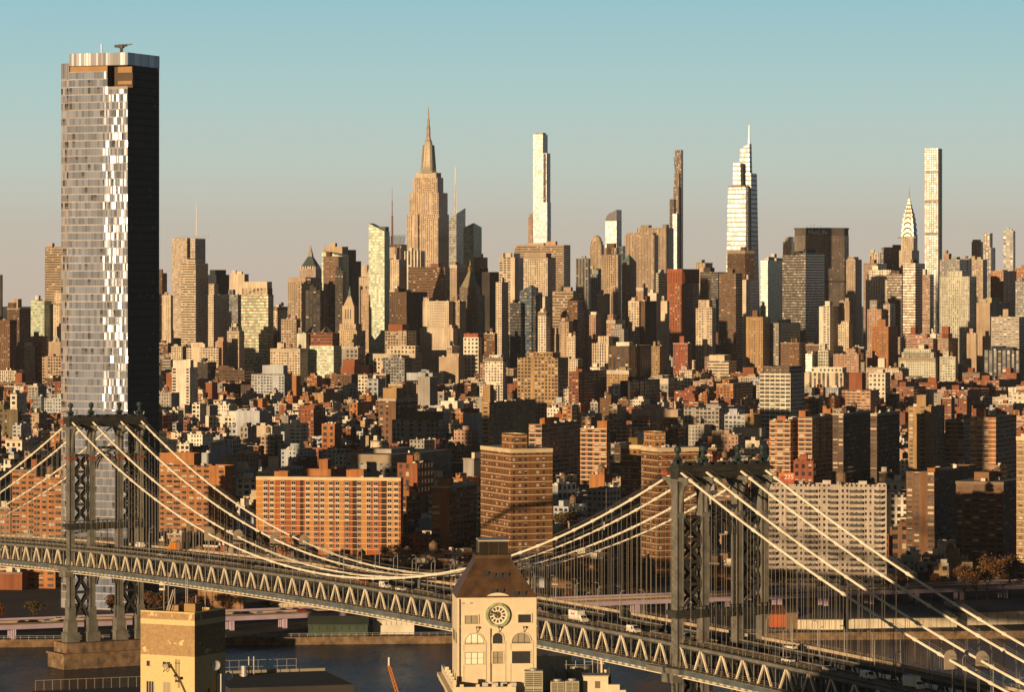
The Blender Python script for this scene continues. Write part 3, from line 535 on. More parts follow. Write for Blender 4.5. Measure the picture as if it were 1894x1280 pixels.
# ------------------------------------------------------------ the landmarks of the skyline
def root_at(name, label, px, Y, th, cat='building'): return thing(name, label, cat, (WX(px,Y), Y, 0), R(-th))
def blk(r, xl, xc, xr, yb, yt, Y, style, col, name='shaft', d=None, top=None, taper=None, cut=None, parent=None, z0=None):
    """a block of landmark r with its near corner at column xc and distance Y; taper = (xl, xc, xr) at the top"""
    th = -math.degrees(r.rotation_euler[2]); X, wl, dr, c, s = corner(xl, xc, xr, Y, th); dr = d or dr
    rx, ry = r.location[0], r.location[1]; lx, ly = c*(X-rx)-s*(Y-ry), s*(X-rx)+c*(Y-ry)
    zb = 2.0 if yb is None else WZ(yb, Y); zb = z0 if z0 is not None else zb; zt = WZ(yt, Y); m, bay, fl = ST[style] if isinstance(style, str) else style
    col = COLS[col] if isinstance(col, str) else col; a = MB()
    if taper:
        X2, w2, d2, _, _ = corner(*taper, Y+2, th); l2 = c*(X2-rx)-s*(Y+2-ry); y2 = s*(X2-rx)+c*(Y+2-ry); d2 = min(d2, dr)
        zz = [zt+k for k in cut] if cut else zt
        a.prism([(lx-wl,ly),(lx,ly),(lx,ly+dr),(lx-wl,ly+dr)], zb, zz, bay, fl, poly2=[(l2-w2,y2),(l2,y2),(l2,y2+d2),(l2-w2,y2+d2)], zref=0)
    else: walls(a, lx-wl, lx, ly, ly+dr, zb, zt, bay, fl, cut=cut)
    o = a.build(name, m, parent or r, col)
    if not taper and not cut: b = MB(); b.face([(lx-wl+.5,ly+.5,zt-.8),(lx-.5,ly+.5,zt-.8),(lx-.5,ly+dr-.5,zt-.8),(lx-wl+.5,ly+dr-.5,zt-.8)]); b.build('roof', M_ROOF, o)
    if yb is None: FOOT.append(([(X,Y),(X-c*wl,Y+s*wl),(X-c*wl+s*dr,Y+s*wl+c*dr),(X+s*dr,Y+c*dr)], min(xl,xc), max(xr,xc), yt, 0, Y, r['label']))
    return (lx-wl, lx, ly, ly+dr, zt)
def last_foot(yv): f = FOOT[-1]; FOOT[-1] = f[:4]+(yv,)+f[5:]
def pyr(r, name, mat, box, zt, col=None, m2=0, inset=0, parent=None):
    x0,x1,y0,y1,zb = box; x0+=inset;x1-=inset;y0+=inset;y1-=inset; cx, cy = (x0+x1)/2, (y0+y1)/2; a = MB(); k = .04
    a.prism([(x0,y0),(x1,y0),(x1,y1),(x0,y1)], zb-.5, zt, poly2=[(cx-k,cy-k),(cx+k,cy-k),(cx+k,cy+k),(cx-k,cy+k)]); return a.build(name, mat, parent or r, col)
M_COPPER = simple('green copper', (.13,.22,.19), .6, noise=.2)
M_GOLD = simple('gilded tiles', (.75,.45,.12), .35, .8)
M_STEEL = simple('stainless steel', (.55,.49,.40), .45, .5)
M_STONE = simple('limestone', (.45,.36,.26), .85)
ST['esb'] = (facade('limestone piers with window strips', W=.5, H=.72, Glass=(.09,.07,.06), Band=(.2,.15,.11), BlindP=.25, Blind=(.5,.42,.33)), 3.2, 3.7)
ST['slim'] = (facade('white concrete grid with six square windows a floor', Wall=(.42,.42,.40), W=.62, H=.62, Glass=(.07,.07,.06), Metal=.05, Jit=.04, GR=.25, BlindP=.2, Blind=(.42,.40,.33)), 4.7, 4.7)
ST['wglass'] = (facade('pale reflective glass', W=.9, H=.84, Wall=(.50,.55,.62), Glass=(.40,.46,.54), Metal=.05, Jit=.02, GR=.35, BlindP=.15, Blind=(.7,.66,.58)), 3.0, 4.5)
ST['vand'] = (facade('glass with pale floor bands', W=.97, H=.72, Wall=(.40,.43,.46), Glass=(.27,.31,.34), Metal=.1, Jit=.03, GR=.3, BlindP=.1), 4.0, 8.0)
ST['lettered'] = (facade('precast window grid', W=.6, H=.5, Glass=(.05,.045,.045), BlindP=.1), 2.8, 3.9)
ST['redgrid'] = (facade('red brick piers', W=.45, H=.62, Glass=(.05,.03,.025), BlindP=.15), 3.6, 3.7)
ST['screen'] = (facade('ceramic rod screen', W=1.0, H=.5, Glass=(.25,.22,.19), BlindP=0, Metal=.1, GR=.5), 3.0, 4.2)
ST['feather'] = (facade('bronze and glass strips', W=.6, H=.9, Wall=(.25,.19,.155), Glass=(.09,.085,.085), Metal=.15, Jit=.05, BlindP=.12, Blind=(.6,.55,.46)), 2.5, 4.8)

# tall stepped limestone skyscraper with a mast
r = root_at('skyscraper', 'tall stepped limestone skyscraper with a pointed mast and antenna', 812, 5867, 22.7)
b0 = blk(r, 754, 812, 830.5, None, 396, 5867, 'esb', (.54,.43,.33)); last_foot(495)
blk(r, 757, 811, 828, 396, 356, 5869, 'esb', (.54,.43,.33), 'setback'); blk(r, 764, 809, 820, 356, 328, 5873, 'esb', (.52,.41,.31), 'setback'); b = blk(r, 769, 807, 816, 328, 319, 5877, 'blank', (.5,.42,.34), 'setback')
wing = MB(); th=R(22.7)
for k in (.0, .24): pass
cx, cy = (b[0]+b[1])/2, (b[2]+b[3])/2; zz = lambda y: WZ(y, 5890)
x0, x1, y0, y1, z1 = b0; a = MB()      # two projecting wings that leave a recessed centre strip on the front
for f0, f1, dy in ((0,.36,3.5),(.36,.40,0),(.44,1,3.0)): 
    if dy: a.box(x0+(x1-x0)*f0+.3, x0+(x1-x0)*f1-.3, y0-dy, y0-.1, 2, z1-(6 if f0 else 0), bay=3.2, fl=3.7, zref=0)
a.build('wing', ST['esb'][0], r, (.56,.45,.35))
a = MB(); a.ring(cx, cy, [(15,zz(319)-1),(12,zz(313)),(10.5,zz(308)),(9.2,zz(290)),(8,zz(272)),(6.5,zz(262)),(4.5,zz(257)),(4,zz(254))], n=8)
for i in range(4): an = math.pi/4+i*math.pi/2; a.beam((cx+11*math.cos(an), cy+11*math.sin(an), zz(318)), (cx+7.5*math.cos(an), cy+7.5*math.sin(an), zz(268)), 4, 4)
o = a.build('mast', M_STEEL, r, smooth=False)
a = MB(); a.ring(cx, cy, [(3.6,zz(258)),(3.2,zz(235)),(2.2,zz(233)),(2.0,zz(220)),(1.1,zz(219)),(.9,zz(203)),(.25,zz(196))], n=8); a.build('antenna', simple('antenna steel', (.4,.3,.25), .5, .4), o)
# silver crowned spire
r = root_at('skyscraper', 'silver spired skyscraper with a crown of stacked arches', 1690, 6316, 22.7)
blk(r, 1663, 1686.5, 1700, None, 463, 6316, 'punch', (.50,.42,.32), 'base'); last_foot(490)
b = blk(r, 1666.6, 1689.5, 1697, 463, 437, 6319, 'strip', (.50,.42,.32)); cx, cy = (b[0]+b[1])/2, (b[2]+b[3])/2; hw = (b[1]-b[0])/2; zz = lambda y: WZ(y, 6330); px = 6330/FPX
a = MB(); tiers = [(12,437),(11.6,428),(10.8,418),(9.6,408),(8.0,399),(6.2,391),(4.4,384),(2.9,377),(1.9,371),(1.2,366)]
for (w0,ya),(w1,yb2) in zip(tiers, tiers[1:]):
    q = lambda t: [(cx-t,cy-t),(cx+t,cy-t),(cx+t,cy+t),(cx-t,cy+t)]
    a.prism(q(w0*px*1.02), zz(ya), zz((ya+yb2)/2), poly2=q(w0*px*.98)); a.prism(q(w0*px*.9), zz((ya+yb2)/2), zz(yb2), poly2=q(w1*px*.95))
cr = a.build('crown', M_STEEL, r)
for k, (w0, ya) in enumerate(tiers[:7]):      # an arch of dark triangular lights on each face of each tier
    a = MB()
    for fx in range(4):
        c2, s2 = math.cos(fx*math.pi/2), math.sin(fx*math.pi/2); T2 = lambda u, v, z: (cx+u*c2-v*s2, cy+u*s2+v*c2, z)
        wd = w0*px*.74; h = (zz(tiers[k+1][1])-zz(ya))*.8; dist = -(w0*px*1.02+.25)
        pts = [(wd*math.cos(math.pi*i/8), h*math.sin(math.pi*i/8)) for i in range(9)]; inn = [(p[0]*.72, p[1]*.62) for p in pts]
        for i in range(8): a.face([T2(pts[i][0],dist,zz(ya)+pts[i][1]),T2(pts[i+1][0],dist,zz(ya)+pts[i+1][1]),T2(inn[i+1][0],dist,zz(ya)+inn[i+1][1]),T2(inn[i][0],dist,zz(ya)+inn[i][1])])
    a.build('arch_light', M_DARK, cr)
a = MB(); a.ring(cx, cy, [(1.9,zz(372)),(1.0,zz(362)),(.7,zz(352)),(.2,zz(343))], n=8); a.build('spire', M_STEEL, r)
for sx in (-1,1): a = MB(); a.beam((cx+sx*hw,cy-hw,zz(440)), (cx+sx*(hw+5),cy-hw-5,zz(439)), 1.6); a.build('gargoyle', M_STEEL, r)
# tall slim white grid tower
r = root_at('skyscraper', 'very tall slim white tower with an even grid of square windows', 1735.5, 7455, 22.7)
blk(r, 1710, 1735.5, 1742, None, 274, 7455, 'slim', 'white', d=28.5); last_foot(505)
b = None
for yq in (318, 372, 432): X,wl,dr,c,s = corner(1710,1735.5,1742,7455,22.7); a = MB(); a.box(-wl+1, -1, -.15, 28.7, WZ(yq+3,7455), WZ(yq-3,7455), bay=4.7, fl=5); a.build('open_floor', ST['grid'][0], r, COLS['grey'])
# tall white glass tower
r = root_at('skyscraper', 'tallest white glass tower with a flat stepped top', 1004, 7860, 22.7)
blk(r, 986, 1004, 1013, None, 248, 7860, 'wglass', 'white', 'upper_shaft'); last_foot(450); blk(r, 988, 1011, 1018, None, 283, 7852, 'wglass', (.75,.72,.66)); last_foot(450); blk(r, 1005, 1008, 1010, 425, 284, 7850, 'dglass', 'umber', 'recess'); blk(r, 986, 1012, 1019, None, 374, 7848, 'wglass', (.6,.58,.55), 'lower_shaft'); last_foot(450)
blk(r, 990, 1004, 1010, 248, 245, 7865, 'blank', 'tan', 'parapet')
r = root_at('brick_building', 'small tan stepped tower at the left foot of the white glass tower', 984, 7900, 22.7); blk(r, 977, 985, 988, None, 402, 7900, 'punch', 'pink'); last_foot(450); blk(r, 979, 985, 988, 402, 395, 7903, 'punch', 'pink', 'setback')
# round shouldered glass tower
r = root_at('glass_tower', 'pale glass tower with a curved dark shoulder', 1140.5, 7800, 22.7); b = blk(r, 1119.5, 1140.5, 1143.5, None, 408, 7800, 'wglass', 'pale', d=30); last_foot(455)
a = MB(); x0,x1,y0,y1,zt = b; pr = [(0,0),(0,2),(.1,9),(.22,13.5),(.4,17),(.6,19),(1,24),(1,0)]
P = [(x0+(x1-x0)*u, zt-.5+v) for u, v in pr]; a.face([(p[0],y0,p[1]) for p in P[::-1]][::-1]); 
for p, q in zip(P, P[1:]): a.face([(q[0],y0,q[1]),(p[0],y0,p[1]),(p[0],y1,p[1]),(q[0],y1,q[1])])
a.face([(p[0],y1,p[1]) for p in P[::-1]]); a.build('curved_crown', simple('dark curved glazing', (.13,.13,.16), .15, .5), r)
# feather thin tower under construction
r = root_at('skyscraper', 'feather thin bronze tower with ragged stepped left edge', 1260, 7740, 22.7)
blk(r, 1248.5, 1260, 1263.5, None, 277, 7740, 'feather', 'brown'); last_foot(500); blk(r, 1247, 1256, 1258, None, 320, 7735, 'feather', 'brown', 'step'); last_foot(500); blk(r, 1245.5, 1255, 1257, None, 345, 7731, 'feather', 'tan', 'step'); last_foot(500); blk(r, 1238.5, 1247, 1250, None, 368, 7728, 'dglass', 'dark', 'step'); last_foot(500); blk(r, 1244, 1252, 1254, None, 395, 7725, 'wglass', 'white', 'step'); last_foot(500)
a = MB(); a.beam((-14,2,WZ(320,7740)), (-17,2,WZ(290,7740)), 1.2); a.build('hoist_mast', M_DARK, r)
# tapering glass tower with a spire
r = root_at('skyscraper', 'tapering pale glass skyscraper with stepped top and needle spire', 1383, 6250, 22.7)
blk(r, 1350, 1391, 1407, None, 320, 6262, 'vand', 'pale', taper=(1366,1389,1400)); last_foot(470)
blk(r, 1339.7, 1383, 1395, None, 346, 6245, 'vand', 'pale', 'front_shaft', taper=(1346.6,1379.5,1389)); last_foot(470)
blk(r, 1355.5, 1370, 1378, 346, 301, 6252, 'vand', 'pale', 'shoulder', taper=(1356,1369,1376)); b = blk(r, 1367.5, 1387, 1392, 345, 275, 6266, 'vand', 'pale', 'upper_shaft', taper=(1368.5,1386,1390), cut=(0,9,9,0))
blk(r, 1379, 1383, 1386, 470, 345, 6243, 'dglass', 'dark', 'recess'); blk(r, 1347, 1378, 1386, 350, 343, 6248, 'ribbon', 'tan', 'crown_rail')
cx, cy = b[0]+(b[1]-b[0])*.78, b[2]+8; a = MB(); a.ring(cx, cy, [(2.6,WZ(276,6270)),(2.0,WZ(255,6270)),(.4,WZ(230,6270))], n=6); a.build('spire', simple('spire metal', (.75,.66,.52), .4, .3), r)
# lettered slab
r = root_at('office_tower', 'broad dark lozenge shaped slab tower with rooftop lettering', 1528, 6490, 0); Y = 6490
pts = [(1469,Y+34),(1492,Y+9),(1531,Y),(1562,Y+12),(1570,Y+44),(1540,Y+70),(1490,Y+74)]; X0 = WX(1528,Y)
loc = lambda k=1: [((WX(p,q)-X0-4)*k+4, (q-Y-34)*k+34) for p, q in pts]; zt = WZ(421,Y)
FOOT.append(([(WX(1469,Y),Y),(WX(1570,Y),Y),(WX(1570,Y),Y+74),(WX(1469,Y),Y+74)],1469,1570,421,520,Y,r['label']))
a = MB(); a.prism(loc(), 2, zt-14, 2.8, 3.9, zref=0); a.build('shaft', ST['lettered'][0], r, (.22,.18,.155))
a = MB(); a.prism(loc(.985), zt-14, zt-2.5, 2.8, 14, zref=0); a.prism(loc(1.012), zt-2.5, zt); a.build('crown', M_OBJ, r, (.10,.085,.075)); a = MB(); a.prism(loc(1.008), zt-98, zt-94); a.build('belt', M_OBJ, r, (.07,.06,.055))
p1, p2 = loc()[1], loc()[2]; an = math.atan2(p2[1]-p1[1], p2[0]-p1[0])
text_mesh('sign_letters', 'MetLife', 11.5, .3, simple('letter enamel', (.75,.7,.62), .5), r, (p1[0]+(p2[0]-p1[0])*.52, p1[1]+(p2[1]-p1[1])*.52-.6, zt-8.4), (R(90),0,an), .25)
for k in range(5): a = MB(); q = -30+k*6; a.beam((q,40,zt),(q,40,zt+3+k%3*2),.5); a.build('aerial', M_DARK, r)
# screened tower with antenna
r = root_at('office_tower', 'grey tan screened office tower with a needle antenna at the left', 360, 6100, 22.7)
blk(r, 318, 346, 352, None, 440, 6112, 'screen', (.42,.33,.26), 'screen'); last_foot(560); blk(r, 344, 360, 364, None, 445, 6122, 'dglass', 'umber', 'core'); last_foot(500); blk(r, 352, 361, 380, None, 441, 6108, 'screen', (.34,.29,.26), 'screen'); last_foot(500)
a = MB(); 
for i in range(14): x = -40+i*4.4; a.beam((x,16+abs(i-7)*.2,WZ(442,6110)),(x,16,WZ(435,6110)),.35)
a.build('screen_top', M_OBJ, r, (.45,.36,.3)); a = MB(); a.ring(-8, 22, [(1.0,WZ(445,6110)),(.8,WZ(405,6110)),(.25,WZ(368,6110))], n=6); a.build('antenna', M_WHITE, r)
# green pyramid tower
r = root_at('office_tower', 'tower with a dark green pyramid roof under the pale sky', 588, 6900, 22.7); b = blk(r, 554, 584, 595, None, 497, 6900, 'punch', (.42,.34,.28)); last_foot(515); blk(r, 556, 583, 593, 497, 492, 6903, 'fins', 'white', 'loggia')
pyr(r, 'pyramid_roof', simple('slate copper', (.05,.075,.075), .5), (b[0]+2,b[1]-2,b[2]+2,b[3]-2,b[4]+4), WZ(467,6915)); pyr(r, 'pyramid_tip', simple('tip glazing', (.30,.26,.22), .3), (b[0]+(b[1]-b[0])*.36,b[1]-(b[1]-b[0])*.36,b[2]+(b[3]-b[2])*.36,b[3]-(b[3]-b[2])*.36,WZ(474,6915)), WZ(452,6915))
# slanted glass towers
r = bld(682, 711, 720.5, 428, 4800, 'green', 'pale', 'pale green glass slab with a slanted dark top', cut=(11,0,0,11), yv=605); a = MB(); X,wl,dr,c,s = corner(682,711,720.5,4800,22.7); a.box(-wl+.5, -.5, 4, dr-1, WZ(430,4800), WZ(419,4800)); a.build('rooftop_frame', M_DARK, r)
r = bld(595, 634, 645, 474, 6300, 'green', 'pale', 'green glass tower with a slanted top and a tan block behind', cut=(9,0,2,9), yv=520); 
bld(597, 633, 644, 456, 6350, 'blank', 'tan', 'tan roof block rising behind the slanted green glass tower', yv=470)
r = bld(831, 844, 861, 404, 6300, 'glass', 'pale', 'faceted glass tower with a crystal peak and lattice spire', cut=(0,8,19,10), yv=500); a = MB(); zt = WZ(404,6300)
for i in range(3): an = i*2.1; a.beam((-7+2.2*math.cos(an),12+2.2*math.sin(an),zt-2),(-7+.2*math.cos(an),12+.2*math.sin(an),WZ(307,6300)),.8)
for i in range(14): z = zt+i*6; k = 2.2*(1-i/15); a.beam((-7-k,12,z),(-7+k,12,z+3),.5)
a.build('lattice_spire', M_WHITE, r)
bld(857, 876, 891, 421, 6000, 'green', 'pale', 'pale glass tower with a faceted peaked top right of the crystal peak', cut=(0,8,1,4), yv=505)
bld(961, 983, 996, 539, 4300, 'bluegl', 'navy', 'sharp angled dark blue glass tower right of the crown topped tower', cut=(0,8,4,-2), yv=640)
bld(943, 963, 975, 560, 4250, 'dglass', 'navy', 'lower shaded glass block at the foot of the sharp angled glass tower', yv=640)
# copper lantern tower
r = root_at('masonry_tower', 'cream masonry tower with a columned lantern and green copper tip', 659, 4640, 22.7); blk(r, 626, 660, 676, None, 612, 4640, 'punch', (.5,.4,.28), 'base'); last_foot(690); blk(r, 628, 658, 669, 612, 599, 4642, 'punch', (.5,.4,.28), 'setback'); b = blk(r, 633, 655, 661, 599, 566, 4645, 'blank', (.52,.42,.3), 'lantern')
for k in range(3): a = MB(); x = b[0]+(b[1]-b[0])*(.3+.2*k); a.box(x-.7,x+.7,b[2]-.12,b[2]-.02,WZ(590,4645),WZ(572,4645)); a.build('opening', M_DARK, r)
pyr(r, 'pyramid_roof', M_STONE, b, WZ(541,4650), inset=1); cx, cy = (b[0]+b[1])/2, (b[2]+b[3])/2; a = MB(); a.ring(cx, cy, [(1.8,WZ(549,4650)),(1.6,WZ(540,4650)),(.8,WZ(536,4650)),(.2,WZ(529,4650))], n=8); a.build('copper_tip', M_COPPER, r)
# pink campanile, gilded pyramid
r = root_at('masonry_tower', 'pinkish campanile tower half hidden by the slanted green glass slab', 704, 4950, 22.7); blk(r, 668, 704, 716, None, 536, 4950, 'punch', (.5,.37,.26)); last_foot(600); b = blk(r, 671, 702, 712, 536, 528, 4953, 'grid', (.5,.37,.26), 'loggia'); pyr(r, 'pyramid_roof', M_STONE, b, WZ(470,4960))
r = root_at('masonry_tower', 'shaded stone tower with a steep pyramid roof and gilded tip', 884, 5000, 22.7); blk(r, 843, 884, 897, None, 546, 5000, 'punch', (.20,.16,.12), 'base'); last_foot(600); b = blk(r, 850, 881, 889, 546, 531, 5003, 'punch', (.20,.16,.12), 'setback'); pyr(r, 'pyramid_roof', simple('aged roof tiles', (.22,.19,.12), .6), b, WZ(496,5010), inset=1)
cx, cy = (b[0]+b[1])/2, (b[2]+b[3])/2; a = MB(); a.ring(cx, cy, [(3.6,WZ(501,5010)),(3.0,WZ(494,5010)),(1.6,WZ(491,5010)),(.3,WZ(481,5010))], n=8); a.build('gilded_tip', M_GOLD, r)
# domed tower, green roofed tower, fluted red tower
r = root_at('masonry_tower', 'tan octagonal tower with a small dome', 1112, 7300, 22.7); blk(r, 1091, 1112, 1117, None, 452, 7300, 'strip', (.45,.35,.26)); last_foot(500); b = blk(r, 1093, 1111, 1115, 452, 446, 7304, 'strip', (.45,.35,.26), 'setback'); a = MB(); cx, cy = (b[0]+b[1])/2, (b[2]+b[3])/2
a.ring(cx, cy, [(10.5,b[4]-.5),(9.6,b[4]+4),(7.5,b[4]+8),(4,b[4]+11),(.4,b[4]+12.5)], n=10); a.build('dome', M_STONE, r)
r = root_at('masonry_tower', 'dark brick tower with a green pyramid roof', 1166, 5500, 22.7); b = blk(r, 1150, 1164, 1177, None, 484, 5500, 'punch', (.22,.16,.11)); last_foot(560); pyr(r, 'pyramid_roof', M_COPPER, b, WZ(470,5508))
r = root_at('office_tower', 'red brick office tower with a fluted scalloped crown', 1262, 5100, 22.7); b = blk(r, 1234, 1262, 1293, None, 520, 5100, 'redgrid', (.34,.12,.06)); last_foot(605); x0,x1,y0,y1,zt = b; a = MB()
for i in range(6): u0 = x0+(x1-x0)*i/6; u1 = x0+(x1-x0)*(i+1)/6; a.prism([(u0,y0-.3),((u0+u1)/2,y0-2.2),(u1,y0-.3),((u0+u1)/2,y0+3)], [zt-3,zt-3,zt-3,zt-3], [zt+17,zt+10,zt+17,zt+17])
for i in range(7): v0 = y0+(y1-y0)*i/7; v1 = y0+(y1-y0)*(i+1)/7; a.prism([(x1+.3,v0),(x1+2.2,(v0+v1)/2),(x1+.3,v1),(x1-3,(v0+v1)/2)], [zt-3]*4, [zt+17,zt+10,zt+17,zt+17])
a.box(x0+.5,x1-.5,y0+.5,y1-.5,zt-.8,zt+16.5); a.build('fluted_crown', M_OBJ, r, (.34,.12,.06))
# lattice topped tower with a tall aerial
r = root_at('office_tower', 'dark tower with a lattice top and tall striped aerial', 742, 6350, 22.7); b = blk(r, 718, 742, 753, None, 452, 6350, 'dglass', 'umber'); last_foot(540); cx = b[0]+3; cy = b[2]+10; z0 = b[4]-1; a = MB()
for i in range(4):
    for k in range(4): x = b[0]+2+i*7; a.beam((x,b[2]+2+k*5,z0),(x,b[2]+2+k*5,z0+16),.7); a.beam((x,b[2]+2+k*5,z0+5*k),(x+7,b[2]+2+k*5,z0+5*k+4),.5)
a.build('lattice_frame', M_DARK, r); a = MB(); a.ring(cx, cy, [(2.4,z0),(1.9,WZ(400,6350)),(1.0,WZ(398,6350)),(.9,WZ(372,6350)),(.4,WZ(370,6350)),(.25,WZ(345,6350))], n=6); a.build('aerial', simple('aerial paint', (.22,.12,.1), .6), r); a = MB(); a.cyl(b[0]+12, b[2]-3, 8, WZ(478,6350), WZ(457,6350), n=14); a.build('round_tank', M_STONE, r)
# brick towers with glass pyramids
M_PYR = simple('pyramid glazing', (.30,.24,.15), .3, .3, noise=.3, scale=.6)
for (xl,xc,xr,ax), lb in zip(((455,484,494,475),(491,504,521,503),(561,582,588,572),(588,608,614,598)), ('orange brick tower with a glass pyramid, leftmost of four','orange brick tower with a glass pyramid and a dark side, second from left','brick tower whose glass pyramid shows above the half built block on the left','brick tower whose glass pyramid shows above the half built block on the right')):
    r = root_at('brick_building', lb, xc, 4690, 22.7); r['group'] = 'four brick towers with glass pyramids'; b = blk(r, xl, xc, xr, None, 619, 4690, 'wide', (.36,.14,.06)); last_foot(640); m_ = (b[0]+b[1])/2; w_ = 8.2; bb = (m_-w_,m_+w_,b[2]+1,b[2]+1+2*w_,b[4]); pyr(r, 'glass_pyramid', M_PYR, bb, WZ(603,4698))
# dark riverside glass tower
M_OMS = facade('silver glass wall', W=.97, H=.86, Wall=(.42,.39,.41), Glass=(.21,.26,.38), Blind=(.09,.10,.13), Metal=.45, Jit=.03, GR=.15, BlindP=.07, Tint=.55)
M_OMS2 = facade('wavy glass lightened for glitter', W=.97, H=.88, Wall=(.40,.38,.40), Glass=(.28,.32,.42), Blind=(.10,.10,.12), Metal=.6, Jit=.24, GR=.2, BlindP=.05, Tint=.5)  # sun glitter put into lighter, strongly jittered panes
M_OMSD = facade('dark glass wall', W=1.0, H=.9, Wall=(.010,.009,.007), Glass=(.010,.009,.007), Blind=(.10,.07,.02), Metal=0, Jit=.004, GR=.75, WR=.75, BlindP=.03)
M_SCR = facade('glass crown fins', W=.8, H=1.0, Wall=(.34,.31,.31), Glass=(.22,.24,.30), Metal=.3, Jit=.08, GR=.3, BlindP=.1)
M_BRZ = simple('bronze soffit', (.19,.105,.04), .45, .3)
r = root_at('glass_tower', 'dark riverside glass skyscraper with glittering left face and black right face', 236, 1680, 22); Y = 1680
X, wl, dr, c, s = corner(128.5, 236.5, 295, Y, 22); zc, zb, zn = WZ(96,Y), WZ(119,Y), WZ(164,Y); fl, bay = 3.55, 1.55
FOOT.append(([(X,Y),(X-c*(wl+8),Y+s*(wl+8)),(X-c*wl+s*dr,Y+s*wl+c*dr),(X+s*dr,Y+c*dr)], 110, 295, 97, 780, Y, r['label']))
nw = 10.5   # width of the terrace notch on the left face, depth 5 on the right face
def face_strip(name, p, q, z0, z1, mat, parent=r, bay=bay, fl=fl):
    a = MB(); n = max(1, round(math.hypot(q[0]-p[0],q[1]-p[1])/bay)); k = rng.randrange(40); a.face([(*p,z0),(*q,z0),(*q,z1),(*p,z1)], [(k,(z0)/fl),(k+n,(z0)/fl),(k+n,(z1)/fl),(k,(z1)/fl)]); return a.build(name, mat, parent)
xs = -wl*.42
fw = face_strip('facade', (-wl,0), (xs,0), 2, WZ(130,Y), M_OMS); face_strip('glitter_facade', (xs,0), (-nw,0), 95, WZ(130,Y), M_OMS2, bay=.8); face_strip('glitter_facade', (-nw,0), (0,0), 95, zn, M_OMS2, bay=.8); face_strip('facade', (xs,0), (0,0), 2, 95, M_OMS)
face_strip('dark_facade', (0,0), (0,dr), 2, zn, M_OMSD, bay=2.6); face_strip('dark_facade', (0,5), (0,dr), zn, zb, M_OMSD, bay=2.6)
a = MB(); a.box(-wl+.3, -nw, -.0+.25, 2, WZ(131,Y), zb-.3); a.build('bronze_band', M_BRZ, r)
a = MB(); a.face([(-nw,0,zn),(0,0,zn),(0,5,zn),(-nw,5,zn)]); a.face([(-nw,0,zb),(-nw,5,zb),(0,5,zb),(0,0,zb)]); a.face([(-nw,0,zn),(-nw,5,zn),(-nw,5,zb),(-nw,0,zb)]); a.face([(-nw,5,zn),(0,5,zn),(0,5,zb),(-nw,5,zb)]); nt_ = a.build('corner_terrace', simple('terrace stone', (.07,.045,.025), .6), r)
for k in range(2): a = MB(); z = zn+(zb-zn)*(.22+.48*k); a.box(-nw+3,-.2,4.6,4.95,z,z+(zb-zn)*(.14 if k==0 else .25)); a.build('bronze_panel', M_BRZ, nt_)
a = MB(); a.box(-nw,0,0,.15,zn,zn+1.3); a.build('glass_rail', simple('rail glass', (.3,.28,.26), .2), nt_)
a = MB(); a.box(-wl, .15, -.15, dr, zb, zc, bay=1.3, fl=zc-zb, zref=zb, top=False); a.build('glass_crown', M_SCR, r); a = MB(); a.box(-wl+.5, -.3, .5, dr-.5, zb-.2, zb+2); a.build('roof', M_ROOF, r)
a = MB(); a.prism([(-wl-6.5,4),(-wl-.02,1.2),(-wl-.02,dr),(-wl-6.5,dr-2)], 2, WZ(141,Y), bay, fl, zref=0); a.build('west_bay', facade('pale west glass', W=.93, H=.84, Wall=(.36,.31,.28), Glass=(.40,.40,.44), Blind=(.08,.07,.08), Metal=.6, Jit=.12, GR=.22, BlindP=.2), r); a = MB(); a.prism([(-wl-6.5,4),(-wl-.1,1.2),(-wl-.1,dr),(-wl-6.5,dr-2)], WZ(141,Y), WZ(113,Y), 1.3, 10, top=False); a.build('glass_crown', M_SCR, r)
a = MB(); a.face([(-wl,0,2),(-wl,dr,2),(-wl,dr,zb),(-wl,0,zb)][::-1]); a.face([(-wl,dr,2),(0,dr,2),(0,dr,zb),(-wl,dr,zb)][::-1]); a.build('rear_wall', M_OMSD, r)
a = MB(); a.cyl(-8, 9, .7, zb, zc+3.2, n=8); a.beam((-8,9,zc+3.4),(-11,8,zc+3.6),1.4,1.2); a.beam((-8,9,zc+3.6),(-5.6,10,zc+4.0),1.2,1.1); a.beam((-5.6,10,zc+4.1),(-3.2,10.5,zc+4.5),.5); a.box(-9.3,-7,8.2,10,zc+2.6,zc+4.4); a.build('roof_crane', M_DARK, r); a = MB(); a.beam((-19,10,zb),(-19,10,zc+5),.5); a.build('roof_mast', M_WHITE, r)
